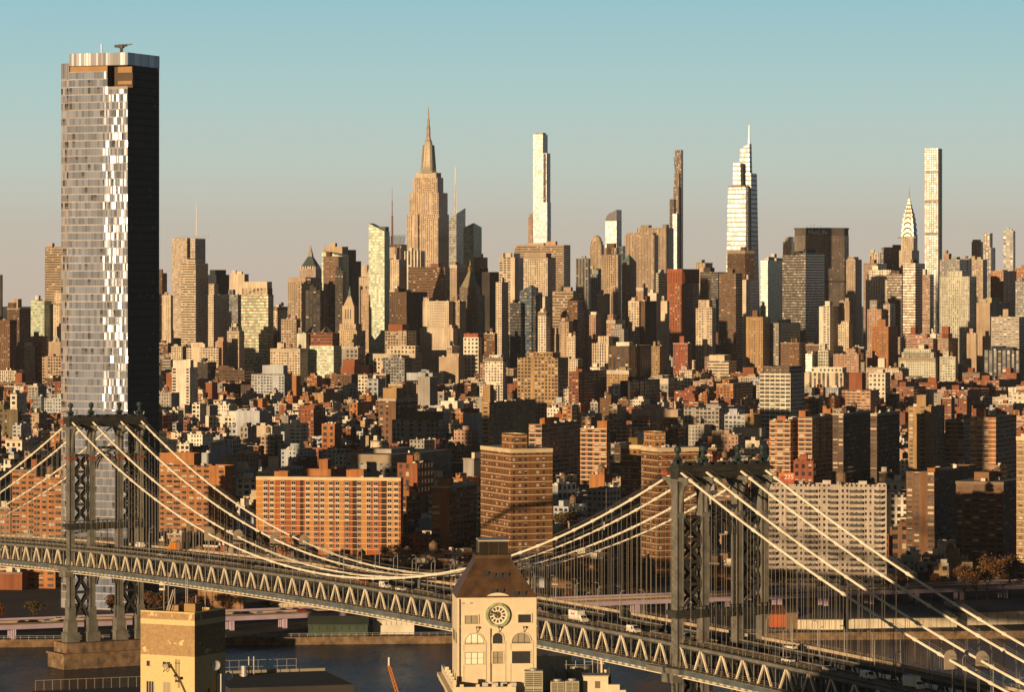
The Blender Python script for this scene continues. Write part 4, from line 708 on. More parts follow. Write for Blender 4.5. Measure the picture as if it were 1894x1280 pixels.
# ------------------------------------------------------------ ground, river, shore road
def shoreY(x): return 1543+ (x+215)*.09
M_LAND = simple('city ground', (.07,.06,.055), .95, noise=.4, scale=.02)
a = MB(); a.face([(-9000,shoreY(-9000)+700,3),(-215,shoreY(-215),3),(250,shoreY(250),3),(9000,shoreY(9000)-700,3),(12000,21800,3),(-12000,21800,3)]); tag(a.build('ground', M_LAND), kind='structure')
a = MB(); a.face([(-9000,-2000,2),(9000,-2000,2),(9000,860,2),(-9000,860,2)]); tag(a.build('near_shore_ground', M_LAND), kind='structure')
m = bpy.data.materials.new('river water'); m.use_nodes = True; t = m.node_tree; b = t.nodes['Principled BSDF']; b.inputs['Base Color'].default_value = (.028,.055,.085,1); b.inputs['Roughness'].default_value = .1; b.inputs['IOR'].default_value = 1.16; b.inputs['Specular IOR Level'].default_value = .3
tc = N(t,'ShaderNodeTexCoord'); mp = N(t,'ShaderNodeMapping'); mp.inputs['Scale'].default_value = (.10,.30,1); t.links.new(tc.outputs['Object'], mp.inputs[0]); nz = N(t,'ShaderNodeTexNoise'); nz.inputs['Scale'].default_value = 1.2; nz.inputs['Detail'].default_value = 6; nz.inputs['Roughness'].default_value = .65; t.links.new(mp.outputs[0], nz.inputs['Vector'])
bp = N(t,'ShaderNodeBump'); bp.inputs['Strength'].default_value = 1.0; bp.inputs['Distance'].default_value = 1.6; t.links.new(nz.outputs[0], bp.inputs['Height']); t.links.new(bp.outputs[0], b.inputs['Normal'])
m2 = N(t,'ShaderNodeMapping'); m2.inputs['Scale'].default_value = (.012,.0035,1); t.links.new(tc.outputs['Object'], m2.inputs[0]); n3 = N(t,'ShaderNodeTexNoise'); n3.inputs['Scale'].default_value = 2.2; n3.inputs['Detail'].default_value = 7; n3.inputs['Roughness'].default_value = .7; t.links.new(m2.outputs[0], n3.inputs['Vector'])
r3 = N(t,'ShaderNodeMapRange'); r3.inputs[1].default_value=.38; r3.inputs[2].default_value=.62; t.links.new(n3.outputs[0], r3.inputs[0]); r4 = N(t,'ShaderNodeMapRange'); r4.inputs[3].default_value=.10; r4.inputs[4].default_value=.34; t.links.new(r3.outputs[0], r4.inputs[0]); t.links.new(r4.outputs[0], b.inputs['Roughness'])
mw = N(t,'ShaderNodeMix', data_type='RGBA'); mw.inputs[6].default_value=(.012,.018,.026,1); mw.inputs[7].default_value=(.045,.085,.13,1); t.links.new(r3.outputs[0], mw.inputs[0]); t.links.new(mw.outputs[2], b.inputs['Base Color'])
a = MB(); a.face([(-9000,500,0),(9000,500,0),(9000,2600,0),(-9000,2600,0)]); tag(a.build('river', m), kind='structure')
a = MB(); p, q = (-600,shoreY(-600)), (700,shoreY(700)); a.beam((*p,1.6),(*q,1.6),1.2,3.4); tag(a.build('sea_wall', simple('sea wall stone', (.19,.125,.075), .9, noise=.4, scale=.3)), 'long brown stone sea wall along the far shore of the river', 'sea wall')
def railing(name, label, p, q, z, h, n, mat, cat='railing'):
    r = thing(name, label, cat, (*p, z)); d = Vector((q[0]-p[0], q[1]-p[1], 0)); a = MB()
    for i in range(n+1): v = d*(i/n); a.beam(v, v+Vector((0,0,h)), .14)
    a.build('posts', mat, r); a = MB()
    for k in (.5, 1): a.beam((0,0,h*k), d+Vector((0,0,h*k)), .12)
    a.build('rail', mat, r); return r
M_LILAC = simple('lilac steel paint', (.42,.33,.44), .6, noise=.1)
M_ROAD = simple('worn asphalt', (.17,.125,.08), .9, noise=.2, scale=.1)
def fdr(px):    # shore highway axis
    t = px/1700; return Vector((-212+t*404, 1545+t*180, 0))
HZ = 9.0
hd = (fdr(1700)-fdr(0)).normalized(); hn = Vector((-hd.y, hd.x, 0))
r = thing('elevated_highway', 'elevated shore highway on lilac painted steel bents', 'highway', fdr(0)); L0 = 760
a = MB(); P = lambda u, v, z: tuple(hd*u+hn*v+Vector((0,0,z)))
def slab(mb, u0, u1, v0, v1, z0, z1):
    q = [P(u0,v0,0)[:2],P(u1,v0,0)[:2],P(u1,v1,0)[:2],P(u0,v1,0)[:2]]; mb.prism(q, z0, z1, bot=True)
slab(a, -180, L0, .7, 24.3, HZ-.5, HZ); a.build('road_deck', M_ROAD, r)
a = MB(); slab(a, -180, L0, 0, .7, HZ-1.7, HZ+.25); a.build('girder', M_LILAC, r); a = MB(); slab(a, -180, L0, 24.3, 25, HZ-1.7, HZ+.9); a.build('girder', M_LILAC, r)
a = MB(); slab(a, -180, L0, 12, 12.5, HZ, HZ+.9); a.build('median_barrier', M_STONE, r); a = MB(); slab(a, -180, L0, .9, 1.1, HZ+.25, HZ+.9); a.build('parapet', M_ROAD, r)
for i in range(38):
    u = -170+i*24.5; o = MB()
    for v in (1.5, 7): 
        for e in (-.7, 0, .7): p_ = P(u+e*1.1, v, 0); o.beam((p_[0],p_[1],2.5),(p_[0],p_[1],HZ-1.7),.55)
    o.build('bent_column', M_LILAC, r)
railing('shore_railing', 'grey shore railing along the promenade on the far bank', (-260,shoreY(-260)+2), (120,shoreY(120)+2), 3.2, 1.4, 110, M_MET)
# sheds by the water, right of the bridge, and a long pale trailer left of it
def shed(label, pxa, pxb, ya, yb, Y, d, col, roofc, name='pier_shed', dy=0):
    xa, xb = WX(pxa,Y), WX(pxb,Y+dy); r = thing(name, label, 'shed', (xa, Y, 0), math.atan2(dy, xb-xa)); w_ = math.hypot(xb-xa,dy); za, zb = WZ(yb,Y), WZ(ya,Y)
    a = MB(); a.box(0, w_, 0, d, min(3,za), zb, bay=w_/8, fl=zb-za+.01, zref=za); a.build('wall', M_OBJ, r, col); a = MB(); a.prism([(-.4,-.5),(w_+.4,-.5),(w_+.4,d+.5),(-.4,d+.5)], zb, [zb+.4,zb+.4,zb+3.5,zb+3.5]); a.build('roof', M_OBJ, r, roofc)
    for k in range(8): a = MB(); a.beam((w_*(k+.5)/8,-.1,za),(w_*(k+.5)/8,-.1,zb),.3,.15); a.build('pilaster', M_OBJ, r, tuple(q*.7 for q in col))
    return r
shed('long cream panelled pier shed right of the right bridge tower', 1475, 1560, 1147, 1168, 1590, 22, (.62,.55,.42), (.09,.08,.08))
shed('cream panelled pier shed in the middle of the row by the water', 1567, 1770, 1146, 1167, 1594, 22, (.62,.55,.42), (.09,.08,.08), dy=8)
shed('cream panelled pier shed at the right edge of the row', 1778, 1930, 1134, 1157, 1610, 22, (.58,.52,.42), (.09,.08,.08), dy=8)
shed('orange red container shed beside the right bridge tower', 1424, 1454, 1138, 1166, 1600, 10, (.42,.12,.05), (.2,.08,.04))
shed('brown brick pier house left of the long cream shed', 1455, 1476, 1135, 1168, 1592, 16, (.26,.16,.09), (.1,.08,.07))
shed('pale long trailer parked under the elevated highway', 690, 766, 1149, 1157, 1568, 6, (.62,.58,.48), (.5,.46,.4), name='trailer')
shed('graffiti covered dark green container under the highway', 570, 680, 1157, 1166, 1560, 5, (.05,.07,.05), (.04,.05,.04), name='container')
shed('cream roofed market shed beyond the elevated highway', 496, 580, 1118, 1130, 1660, 12, (.55,.45,.32), (.5,.42,.3))
shed('red brown brick shed beyond the elevated highway', 366, 450, 1088, 1130, 1680, 14, (.30,.17,.09), (.12,.1,.08))
shed('orange brick shed partly hidden by the bridge deck', 520, 575, 1106, 1122, 1690, 12, (.33,.14,.07), (.3,.15,.08))
a = MB(); p, q = (WX(1465,1575),1575), (WX(1960,1600),1600); a.beam((*p,1.1),(*q,1.1),1,2.8); tag(a.build('graffiti_wall', simple('graffiti plaster', (.34,.24,.15), .9, noise=.6, scale=.35)), 'tan bulkhead wall with graffiti below the pier sheds', 'wall')
for i in range(46):  # graffiti tags on the bulkhead: flat painted shapes
    pass
# white slab block with balconies
def slab_block():
    Y = 1760; r = bld(1418, 1640, 1645, 897, Y, 'punch', (.46,.40,.355), 'long pinkish white apartment slab with stacks of dark balconies', th=6, name='apartment_block', yv=1080, ph=0, mats=(ST['punch'][0], 2.2, 2.75))
    X,wl,dr,c,s = corner(1418,1640,1645,Y,6); zt = WZ(897,Y); n = 0; md = simple('balcony concrete', (.075,.07,.065), .8)
    st = [.05,.20,.345,.385,.555,.72,.77,.93]; fl = 2.75
    me = MB(); me.box(-1.7,1.7,-1.6,-.02,-.3,0); me.box(-1.7,1.7,-1.6,-1.5,0,1.0); me.box(-1.7,-1.6,-1.5,-.02,0,1.0); me.box(1.6,1.7,-1.5,-.02,0,1.0)
    o = me.build('balcony', md, r); rest = MB()
    for k in range(17):
        for u in st:
            x = -wl+wl*u; z = zt-3.6-k*fl
            if n == 0: o.location = (x,0,z)
            elif n < 100: q = o.copy(); COL.objects.link(q); q.location = (x,0,z)
            else: rest.box(x-1.7,x+1.7,-1.6,-.02,z-.15,z); rest.box(x-1.7,x+1.7,-1.6,-1.5,z,z+1)
            n += 1
    tag(rest.build('lower_balconies', md, r), kind='stuff')
    for k in range(2): a = MB(); x = -wl*(.2+.3*k); a.box(x-2,x+2,4,8,zt-.8,zt+rng.uniform(1.0,1.8)); a.build('penthouse', M_OBJ, r, (.5,.45,.4))
    a = MB(); a.box(-wl*.9,-wl*.9+7.5,1,1.4,zt,zt+5.5); sg = a.build('billboard', simple('billboard print', (.45,.10,.05), .6, noise=.4, scale=.5), r); a = MB(); a.box(-wl*.9,-wl*.9+7.5,.93,.97,zt+3.9,zt+5.2); a.build('billboard_print', simple('orange print', (.55,.2,.04), .6), sg)
    text_mesh('billboard_digits', '275', 3.2, .05, M_WHITE, sg, (-wl*.9+5.0,.9,zt+3.4), (R(90),0,0))
slab_block()
# brick apartments with pale bands, every window a frame with glass
def banded_block():
    Y = 1985; r = bld(474, 741, 746, 884, Y, 'blank', (.34,.105,.04), 'long orange red brick apartment block with cream floor bands', th=9, name='apartment_block', yv=1030, ph=0, tiers=[(505,530,536,874,'blank','orange'),(640,672,680,870,'blank','orange')])
    X,wl,dr,c,s = corner(474,741,746,Y,9); zt = WZ(884,Y); fl = 3.1; mf = simple('window frame white', (.6,.55,.48), .6); mg = simple('window pane', (.03,.03,.035), .1, spec=.6); mbr = simple('tan brick pier', (.46,.22,.075), .9)
    a = MB(); a.box(-wl-.12,.12,-.12,dr,zt-1.8,zt+.02); a.build('parapet_band', simple('cream coping', (.60,.49,.32), .8), r); mb = simple('cream band', (.62,.46,.30), .8)
    for u0,u1 in ((0,.06),(.10,.135),(.34,.40),(.47,.53),(.57,.61),(.73,.77),(.905,.99)): a = MB(); a.box(-wl+wl*u0,-wl+wl*u1,-.35,-.02,2,zt-1.8); a.build('tan_pier', mbr, r)
    for u0,u1 in ((.305,.328),(.668,.70),(.868,.905)): a = MB(); a.box(-wl+wl*u0,-wl+wl*u1,-.06,-.02,2,zt-.2); a.build('painted_recess_shade', simple('recess brick', (.045,.025,.018), .9), r)  # flat dark strips painted as the shade of recesses
    fr = MB(); fr.box(-1.2,1.2,-.16,-.02,0,1.95); fr.box(-1.3,1.3,-.30,-.02,-.45,-.05); w0 = fr.build('window', mf, r); pn = MB(); pn.box(-1.05,-.06,-.2,-.15,.12,1.82); pn.box(.06,1.05,-.2,-.15,.12,1.82); p0 = pn.build('pane', mg, w0); n = 0; rest, rp = MB(), MB()
    cols = [.065,.11,.185,.26,.36,.415,.46,.52,.565,.63,.715,.78,.83,.925,.97]
    for k in range(12):
        z = zt-4.3-k*fl; a = MB(); a.box(-wl-.1,.1,-.45,-.02,z-.95,z-.62); a.build('floor_band', mb, r)
        for u in cols:
            x = -wl+wl*u
            if n == 0: w0.location = (x,-.36,z)
            elif n < 100: q = w0.copy(); COL.objects.link(q); q.location = (x,-.36,z); q2 = p0.copy(); COL.objects.link(q2); q2.parent = q
            else: rest.box(x-1.05,x+1.05,-.5,-.36,z,z+1.9); rp.box(x-.92,x-.05,-.55,-.5,z+.12,z+1.78); rp.box(x+.05,x+.92,-.55,-.5,z+.12,z+1.78)
            n += 1
    o = tag(rest.build('lower_windows', mf, r), kind='stuff'); rp.build('pane', mg, o)
banded_block()
bld(889, 945, 1022, 831, 1850, 'band', (.20,.095,.04), 'brown brick corner tower with thin cream floor bands behind the clock tower', th=68, name='apartment_tower', yv=1010, tiers=[(950,972,997,803,'band',(.22,.105,.045))])
bld(1186, 1216, 1292, 829, 1870, 'band', (.20,.095,.04), 'brown brick corner tower with thin cream floor bands behind the right bridge tower', th=68, name='apartment_tower', yv=1100, tiers=[(1186,1206,1226,800,'band',(.30,.15,.06))])
bld(1148, 1190, 1210, 824, 1930, 'band', (.24,.12,.05), 'set back wing of the right banded corner tower with a shaded face', th=40, name='apartment_tower', yv=1080)
# ------------------------------------------------------------ the suspension bridge
B0 = Vector((62.0, 1087.0, 0)); B1 = Vector((-164.0, 1471.0, 0)); BD = (B1-B0).normalized(); BC = Vector((BD.y, -BD.x, 0)); SPAN = (B1-B0).length
def BP(s, t, z): return B0+BD*s+BC*t+Vector((0,0,z))
def deckz(s): return 50.6-5.6e-5*(s-SPAN/2)**2
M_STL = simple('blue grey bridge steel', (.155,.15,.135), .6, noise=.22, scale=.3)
M_STLD = simple('dark and shade toned bridge steel', (.036,.037,.034), .65, noise=.3, scale=.3)  # dark steel; shade of the bridge interior is put into the colour
M_CABLE = simple('cable paint', (.80,.74,.63), .55, noise=.1)
M_DIAG = simple('pale sun toned truss paint', (.72,.64,.50), .6, noise=.15, scale=.3)  # sunlight on the near truss is put into this pale colour
M_FASC = simple('fascia paint', (.095,.12,.135), .5, noise=.2, scale=.2)
M_GRAN = simple('granite blocks', (.20,.135,.085), .9, noise=.4, scale=.35)
M_FIN = simple('finial green', (.03,.05,.052), .35, noise=.2)
M_RED = simple('red netting', (.30,.07,.04), .9, noise=.4, scale=.8)
bridge = thing('suspension_bridge', 'long blue grey steel suspension bridge with two towers and four pale cables', 'bridge', B0)
def BM(mb): mb.v = [(v[0]-B0.x, v[1]-B0.y, v[2]) for v in mb.v]; return mb
def bb(mb, s0, t0, z0, s1, t1, z1, w, h=None): mb.beam(BP(s0,t0,z0), BP(s1,t1,z1), w, h)
def bbox(mb, s0, s1, t0, t1, z0, z1, k0=None):
    q = [BP(s0,t0,0)[:2],BP(s1,t0,0)[:2],BP(s1,t1,0)[:2],BP(s0,t1,0)[:2]]; q = q if (q[1][0]-q[0][0])*(q[2][1]-q[0][1])-(q[1][1]-q[0][1])*(q[2][0]-q[0][0]) > 0 else q[::-1]; mb.prism(q, z0, z1, bot=True)
CT = (-15.1, -6.15, 6.15, 15.1)
def seg(s0, s1, step): 
    n = max(1, round((s1-s0)/step)); return [(s0+(s1-s0)*i/n, s0+(s1-s0)*(i+1)/n) for i in range(n)]
S0, S1 = -215.0, SPAN+215.0
# decks, curved along the bridge in short lengths
def strip(name, t0, t1, dz0, dz1, mat, step=22, par=bridge):
    mb = MB()
    for a_, b_ in seg(S0, S1, step):
        for (ta,tb,da,db) in ((t0,t1,dz1,dz1),(t1,t0,dz0,dz0)): mb.face([BP(a_,ta,deckz(a_)+da),BP(a_,tb,deckz(a_)+db),BP(b_,tb,deckz(b_)+db),BP(b_,ta,deckz(b_)+da)][::-1])
        mb.face([BP(a_,t0,deckz(a_)+dz0),BP(a_,t0,deckz(a_)+dz1),BP(b_,t0,deckz(b_)+dz1),BP(b_,t0,deckz(b_)+dz0)][::-1]); mb.face([BP(a_,t1,deckz(a_)+dz1),BP(a_,t1,deckz(a_)+dz0),BP(b_,t1,deckz(b_)+dz0),BP(b_,t1,deckz(b_)+dz1)][::-1])
    return BM(mb).build(name, mat, par)
strip('upper_roadway', -14.3, -6.6, -1.3, -.2, M_ROAD); strip('upper_roadway', 6.6, 14.3, -1.3, -.2, M_ROAD); strip('lower_deck', -14.5, 14.5, -8.2, -7.4, M_STLD); strip('walkway', -18.6, -15.1, -7.0, -6.75, M_STL); strip('walkway', 15.1, 18.6, -7.0, -6.75, M_STL)
strip('edge_girder', -15.3, -14.35, -1.5, .15, M_STLD); strip('edge_girder', 14.35, 15.3, -1.5, .15, M_STLD); strip('inner_girder', -6.5, -6.1, -1.3, .3, M_STL); strip('inner_girder', 6.1, 6.5, -1.3, .3, M_STL); strip('barrier', 14.0, 14.3, -.2, .7, M_STONE)
strip('fascia', -18.85, -18.6, -8.3, -7.0, M_FASC); strip('fascia', 18.6, 18.85, -8.3, -7.0, M_FASC); strip('lower_pipe', -15.3, -14.9, -10.1, -9.8, M_DIAG)
mb = MB()     # brackets under the walkway
for a_, b_ in seg(S0, S1, 3.66): z = deckz(a_); bb(mb, a_, -18.4, z-8.6, a_, -15.0, z-8.9, 1.9, .75); bb(mb, a_, 18.4, z-8.6, a_, 15.0, z-8.9, .7, .7)
BM(mb).build('bracket', simple('bracket paint', (.50,.48,.41), .6), bridge)
mb = MB()     # floor beams
for a_, b_ in seg(S0, S1, 5.5): z = deckz(a_); bb(mb, a_, -14.6, z-9, a_, 14.6, z-9, .5, 1.3)
BM(mb).build('floor_beam', M_STLD, bridge)
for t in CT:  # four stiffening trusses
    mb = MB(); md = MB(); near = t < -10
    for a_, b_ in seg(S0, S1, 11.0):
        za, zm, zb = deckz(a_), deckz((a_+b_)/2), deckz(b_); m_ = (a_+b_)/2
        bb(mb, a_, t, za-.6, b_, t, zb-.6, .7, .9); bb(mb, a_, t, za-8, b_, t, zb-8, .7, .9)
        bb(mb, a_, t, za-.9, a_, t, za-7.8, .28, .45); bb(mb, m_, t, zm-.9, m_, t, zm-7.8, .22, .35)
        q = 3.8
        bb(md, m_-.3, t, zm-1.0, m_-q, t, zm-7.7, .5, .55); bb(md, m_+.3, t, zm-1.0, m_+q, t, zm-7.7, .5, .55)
    tr = BM(mb).build('truss', M_STL if near else M_STLD, bridge); BM(md).build('diagonals', M_DIAG if near else M_STLD, tr)  # near truss in lit tones, the others in the shade tone
mb = MB()     # railings: the tall walkway fence and the roadway rails
for tt, base, hh in ((-18.6,-6.75,1.9),(18.6,-6.75,2.2),(-15.0,.15,1.3),(15.0,.15,1.3)):
    for a_, b_ in seg(S0, S1, 3.66):
        z0_, z1_ = deckz(a_)+base, deckz(b_)+base; bb(mb, a_, tt, z0_, a_, tt, z0_+hh, .07)
        for k in (.35,.68,1): bb(mb, a_, tt, z0_+hh*k, b_, tt, z1_+hh*k, .045)
BM(mb).build('railing', simple('tan railing', (.34,.27,.19), .6), bridge)
# towers
import itertools
ZT = 100.0
def tower(s, t_name):
    tw = MB(); bbox(tw, s-3.2, s+3.2, -17, 17, ZT-1.4, ZT-.2); bbox(tw, s-2.0, s+2.0, -16.4, 16.4, ZT-3.6, ZT-1.4); bbox(tw, s-2.4, s+2.4, -16.4, 16.4, ZT-.2, ZT+.5)
    for a0 in range(-14, 15, 4): bbox(tw, s-2.6, s+2.6, a0-.9, a0+.9, ZT+.5, ZT+1.2)
    tw_o = BM(tw).build('tower', M_STLD, bridge)
    for i, t in enumerate(CT):
        lg = MB(); w_ = 1.15
        bbox(lg, s-1.35, s+1.35, t-w_, t+w_, 10, ZT-4.2)
        for e in (-1,1):        # raised edge flanges give the leg its ribs
            for f in (-1,1): bbox(lg, s+e*1.45-.12, s+e*1.45+.12, t+f*(w_-.1)-.18, t+f*(w_-.1)+.18, 12, ZT-4)
        for z0_, z1_, k in ((10,14,1.6),(14,19,.9),(19,24,.45)):      # flared foot
            bbox(lg, s-1.35-k, s+1.35+k, t-w_-k, t+w_+k, z0_, z1_)
        bbox(lg, s-1.9, s+1.9, t-w_-.4, t+w_+.4, ZT-15, ZT-13.8)
        for e in (-1,1):        # curved brackets under the cable saddle, both ways along the bridge
            pts = [(s+e*(1.6+ (1-math.cos(u))*4.0), ZT-13.5+9.3*math.sin(u)) for u in [math.pi/2*j/6 for j in range(7)]]
            for (sa,za),(sb,zb) in zip(pts, pts[1:]): bb(lg, sa, t, za, sb, t, zb, .6, 1.5)
        bbox(lg, s-6.6, s+6.6, t-1.1, t+1.1, ZT-4.2, ZT-3.0)
        o = BM(lg).build('leg', M_STL, tw_o)
        lc = MB()               # lattice on the outer faces
        for z in range(26, int(ZT)-15, 1):
            for e in (-1,1):
                if z % 2: bb(lc, s-1.3, t+e*(w_+.1), z, s+1.3, t+e*(w_+.1), z+1, .16, .16)
                else: bb(lc, s+1.3, t+e*(w_+.1), z, s-1.3, t+e*(w_+.1), z+1, .16, .16)
        BM(lc).build('lacing', M_STL, o)
        fn = MB(); c_ = BP(s, t, 0); fn.ring(c_.x, c_.y, [(1.25,ZT+.5),(1.0,ZT+1.6),(1.5,ZT+2.0),(1.3,ZT+2.4),(.6,ZT+3.0),(.5,ZT+3.9),(.7,ZT+4.2)], n=10); fn.sphere((c_.x,c_.y,ZT+5.1), 1.1, 12)
        for k in range(4): bb(fn, s+(1.2 if k<2 else -1.2), t+(1.2 if k%2 else -1.2), ZT+1, s+(1.5 if k<2 else -1.5), t+(1.5 if k%2 else -1.5), ZT+2.2, .4)
        BM(fn).build('finial', M_FIN, tw_o)
    for (ta,tb), zs in itertools.product(((CT[0],CT[1]),(CT[2],CT[3])), ([20,30,40],[58.5,65.2,71.8,78.4,ZT-15])):
        br = MB()
        for lo, hi in zip(zs, zs[1:]):
            for e in (-1.2,1.2): bb(br, s+e, ta+1.4, lo, s+e, tb-1.4, hi, .55, .8); bb(br, s+e, tb-1.4, lo, s+e, ta+1.4, hi, .55, .8); bb(br, s+e, ta+1.4, hi, s+e, tb-1.4, hi, .5, .9)
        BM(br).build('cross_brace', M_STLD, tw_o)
    ar = MB()                   # arch between the two middle legs, above and below the deck
    for zc_, rr in ((ZT-20.5, 4.9),(33, 4.9)):
        for r_ in (rr, rr-.9):
            pts = [(r_*math.cos(u), zc_+(r_*1.25)*math.sin(u)) for u in [math.pi*j/12 for j in range(13)]]
            for e in (-1.3,1.3):
                for (ta,za),(tb,zb) in zip(pts, pts[1:]): bb(ar, s+e, ta, za, s+e, tb, zb, .4, .55)
        for e in (-1.3,1.3): bb(ar, s+e, -4.8, zc_+8.4, s+e, 4.8, zc_+8.4, .6, 1.0); bb(ar, s+e, -4.8, zc_+8.4, s+e, 0, zc_+6.2, .4); bb(ar, s+e, 4.8, zc_+8.4, s+e, 0, zc_+6.2, .4)
        for e in (-1,1): bb(ar, s, e*4.75, zc_-(24 if zc_>50 else 14), s, e*4.75, zc_, .5, 2.6)
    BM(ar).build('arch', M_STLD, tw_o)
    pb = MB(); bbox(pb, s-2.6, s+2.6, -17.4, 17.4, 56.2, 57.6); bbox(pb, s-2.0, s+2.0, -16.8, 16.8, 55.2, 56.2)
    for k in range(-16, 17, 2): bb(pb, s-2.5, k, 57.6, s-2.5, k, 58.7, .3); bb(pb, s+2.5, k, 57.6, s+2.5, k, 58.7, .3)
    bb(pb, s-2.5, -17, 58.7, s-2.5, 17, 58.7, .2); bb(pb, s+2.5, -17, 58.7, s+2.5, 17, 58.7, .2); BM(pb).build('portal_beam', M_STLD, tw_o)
    wk = MB(); bbox(wk, s-9, s+9, -20.5, -18.6, deckz(s)-8.4, deckz(s)-6.8); bbox(wk, s-9, s+9, 18.6, 20.5, deckz(s)-8.4, deckz(s)-6.8); bbox(wk, s-3, s+3, -18.8, -14.9, deckz(s)-11.5, deckz(s)-8.4); BM(wk).build('balcony', M_STL, tw_o)
    pr_ = MB(); bbox(pr_, s-6.5, s+6.5, -19.5, 19.5, 6.2, 10.2); bbox(pr_, s-8, s+8, -21.5, 21.5, -3, 5.4); bbox(pr_, s-8.5, s+8.5, -22, 22, 5.4, 6.2); BM(pr_).build('pier', M_GRAN, tw_o)
    if s > 100:
        nt2 = MB()
        for t in CT: bbox(nt2, s-2.2, s+2.2, t-1.7, t+1.7, ZT-16.6, ZT-15.6)
        BM(nt2).build('safety_netting', M_RED, tw_o)
    nn = MB(); bbox(nn, s+3.4, s+6.8, CT[0]-1.4, CT[0]+1.4, ZT-2.6, ZT-1.0); bbox(nn, s+3.4, s+6.8, CT[0]-1.5, CT[0]+1.5, ZT+2.2, ZT+2.45)
    for k in (3.6,6.6): bb(nn, s+k, CT[0]-1.4, ZT-1.0, s+k, CT[0]-1.4, ZT+2.3, .2); 
    BM(nn).build('red_scaffold', M_RED, tw_o)
tower(0, 0); tower(SPAN, 1)
# cables
def cablez(s):
    if 0 <= s <= SPAN: u = (s/SPAN-.5)*2; return 52.6+(ZT-.9-52.6)*u*u
    q = -s if s < 0 else s-SPAN; u = q/215.0; zend = 37.5; return (ZT-.9)+(zend-ZT)*u-4*6.5*u*(1-u)
import itertools
hang = None; n_h = 0; rest = MB()
M_ROPE = simple('suspender rope', (.20,.18,.155), .6)
for t in CT:
    mb = MB(); ss = [S0+(S1-S0)*i/160 for i in range(161)]; ss = sorted(set([0.0,SPAN]+[q for q in ss]))
    mb.tube([BP(q,t,cablez(q)) for q in ss], .37, n=8); cb = BM(mb).build('cable', M_CABLE, bridge, smooth=True)
    mb = MB()
    for e in (-.6,.6): mb.tube([BP(q,t+e,cablez(q)+1.25) for q in ss], .045, n=4)
    BM(mb).build('hand_line', M_ROPE, cb)
    cl = MB()
    for a_, b_ in seg(S0, S1, 11.0):
        if min(abs(a_), abs(a_-SPAN)) < 4: continue
        z = cablez(a_); cl = MB() if t == CT[0] else cl; cl.tube([BP(a_-.5,t,cablez(a_-.5)), BP(a_+.5,t,cablez(a_+.5))], .56, n=8)
        if t == CT[0]: BM(cl).build('cable_band', M_CABLE, cb)
        if z-deckz(a_) > 1.5:
            hm = MB()
            for es, et in ((-.1,-.1),(.1,.1)): bb(hm, a_+es, t+et, deckz(a_)-.5, a_+es, t+et, z, .05)
            # the hundred nearest hangers are parts of their own
            was = n_h < 100 and (t == CT[0] or (t == CT[1] and a_ < 260))
            if n_h < 100 and (t == CT[0] or (t == CT[1] and a_ < 260)): BM(hm).build('suspender', M_ROPE, bridge); n_h += 1
            for half in (5.5,):
                zq = cablez(a_+half)
                if zq-deckz(a_+half) > 1.5 and min(abs(a_+half),abs(a_+half-SPAN)) > 4:
                    h2 = MB()
                    for es in (-.1,.1): bb(h2, a_+half+es, t+es, deckz(a_+half)-.5, a_+half+es, t+es, zq, .05)
                    k = len(rest.v); rest.v += h2.v; rest.f += [tuple(i+k for i in f) for f in h2.f]; rest.uv += h2.uv; rest.m += h2.m
            if not was: k = len(rest.v); rest.v += hm.v; rest.f += [tuple(i+k for i in f) for f in hm.f]; rest.uv += hm.uv; rest.m += hm.m
    if t != CT[0]: tag(BM(cl).build('cable_bands', M_CABLE, cb), kind='stuff')
    # round topped guard plates standing on the cable
    for q in ({CT[0]:(318,), CT[1]:(312,), CT[2]:(306,), CT[3]:(300,)}[t])+({CT[2]:(167,), CT[3]:(158,)}.get(t,()))+({CT[0]:(-132,), CT[1]:(-134,)}.get(t,())):
        g = MB(); z = cablez(q); w_ = 2.0; out = [(-w_,-2.4)]+[(w_*math.cos(math.pi-math.pi*j/8), .8+w_*math.sin(math.pi-math.pi*j/8)) for j in range(9)]+[(w_,-2.4)]
        A = [BP(q-.08,t+u,z+v) for u,v in out]; Bq = [BP(q+.08,t+u,z+v) for u,v in out]; g.face(A[::-1]); g.face(Bq)
        for i in range(len(out)): j = (i+1)%len(out); g.face([A[i],A[j],Bq[j],Bq[i]])
        BM(g).build('cable_guard', simple('guard plate', (.42,.35,.28), .7), cb)
tag(BM(rest).build('far_suspenders', M_ROPE, bridge), kind='stuff')
# lamp posts along the roadways
lp = thing('lamp_post', 'slim grey lamp post with a curved arm along the bridge roadway', 'lamp post', (0,0,0), 0, 'lamp posts along the bridge')
mb = MB(); mb.tube([(0,0,0),(0,0,7.2),(.3,0,7.9),(1.0,0,8.2)], [.13,.09,.07,.06], n=6); mb.build('pole', M_MET, lp); mb = MB(); mb.box(.7,1.6,-.18,.18,8.05,8.3); mb.build('lamp_head', M_MET, lp)
n = 0
for t in (6.3, 15.3, -6.3):
    q = -150
    while q < SPAN+150:
        if min(abs(q),abs(q-SPAN)) > 5 and not (t == -6.3 and (q % 54) > 26):
            p_ = BP(q,t,deckz(q)+.1); o = lp if n == 0 else dup(lp); o.location = p_; o.rotation_euler = (0,0,math.atan2(BC.y,BC.x)+(math.pi if t in (15.3,) else 0)); n += 1
        q += 13.5 if t > 0 else 27
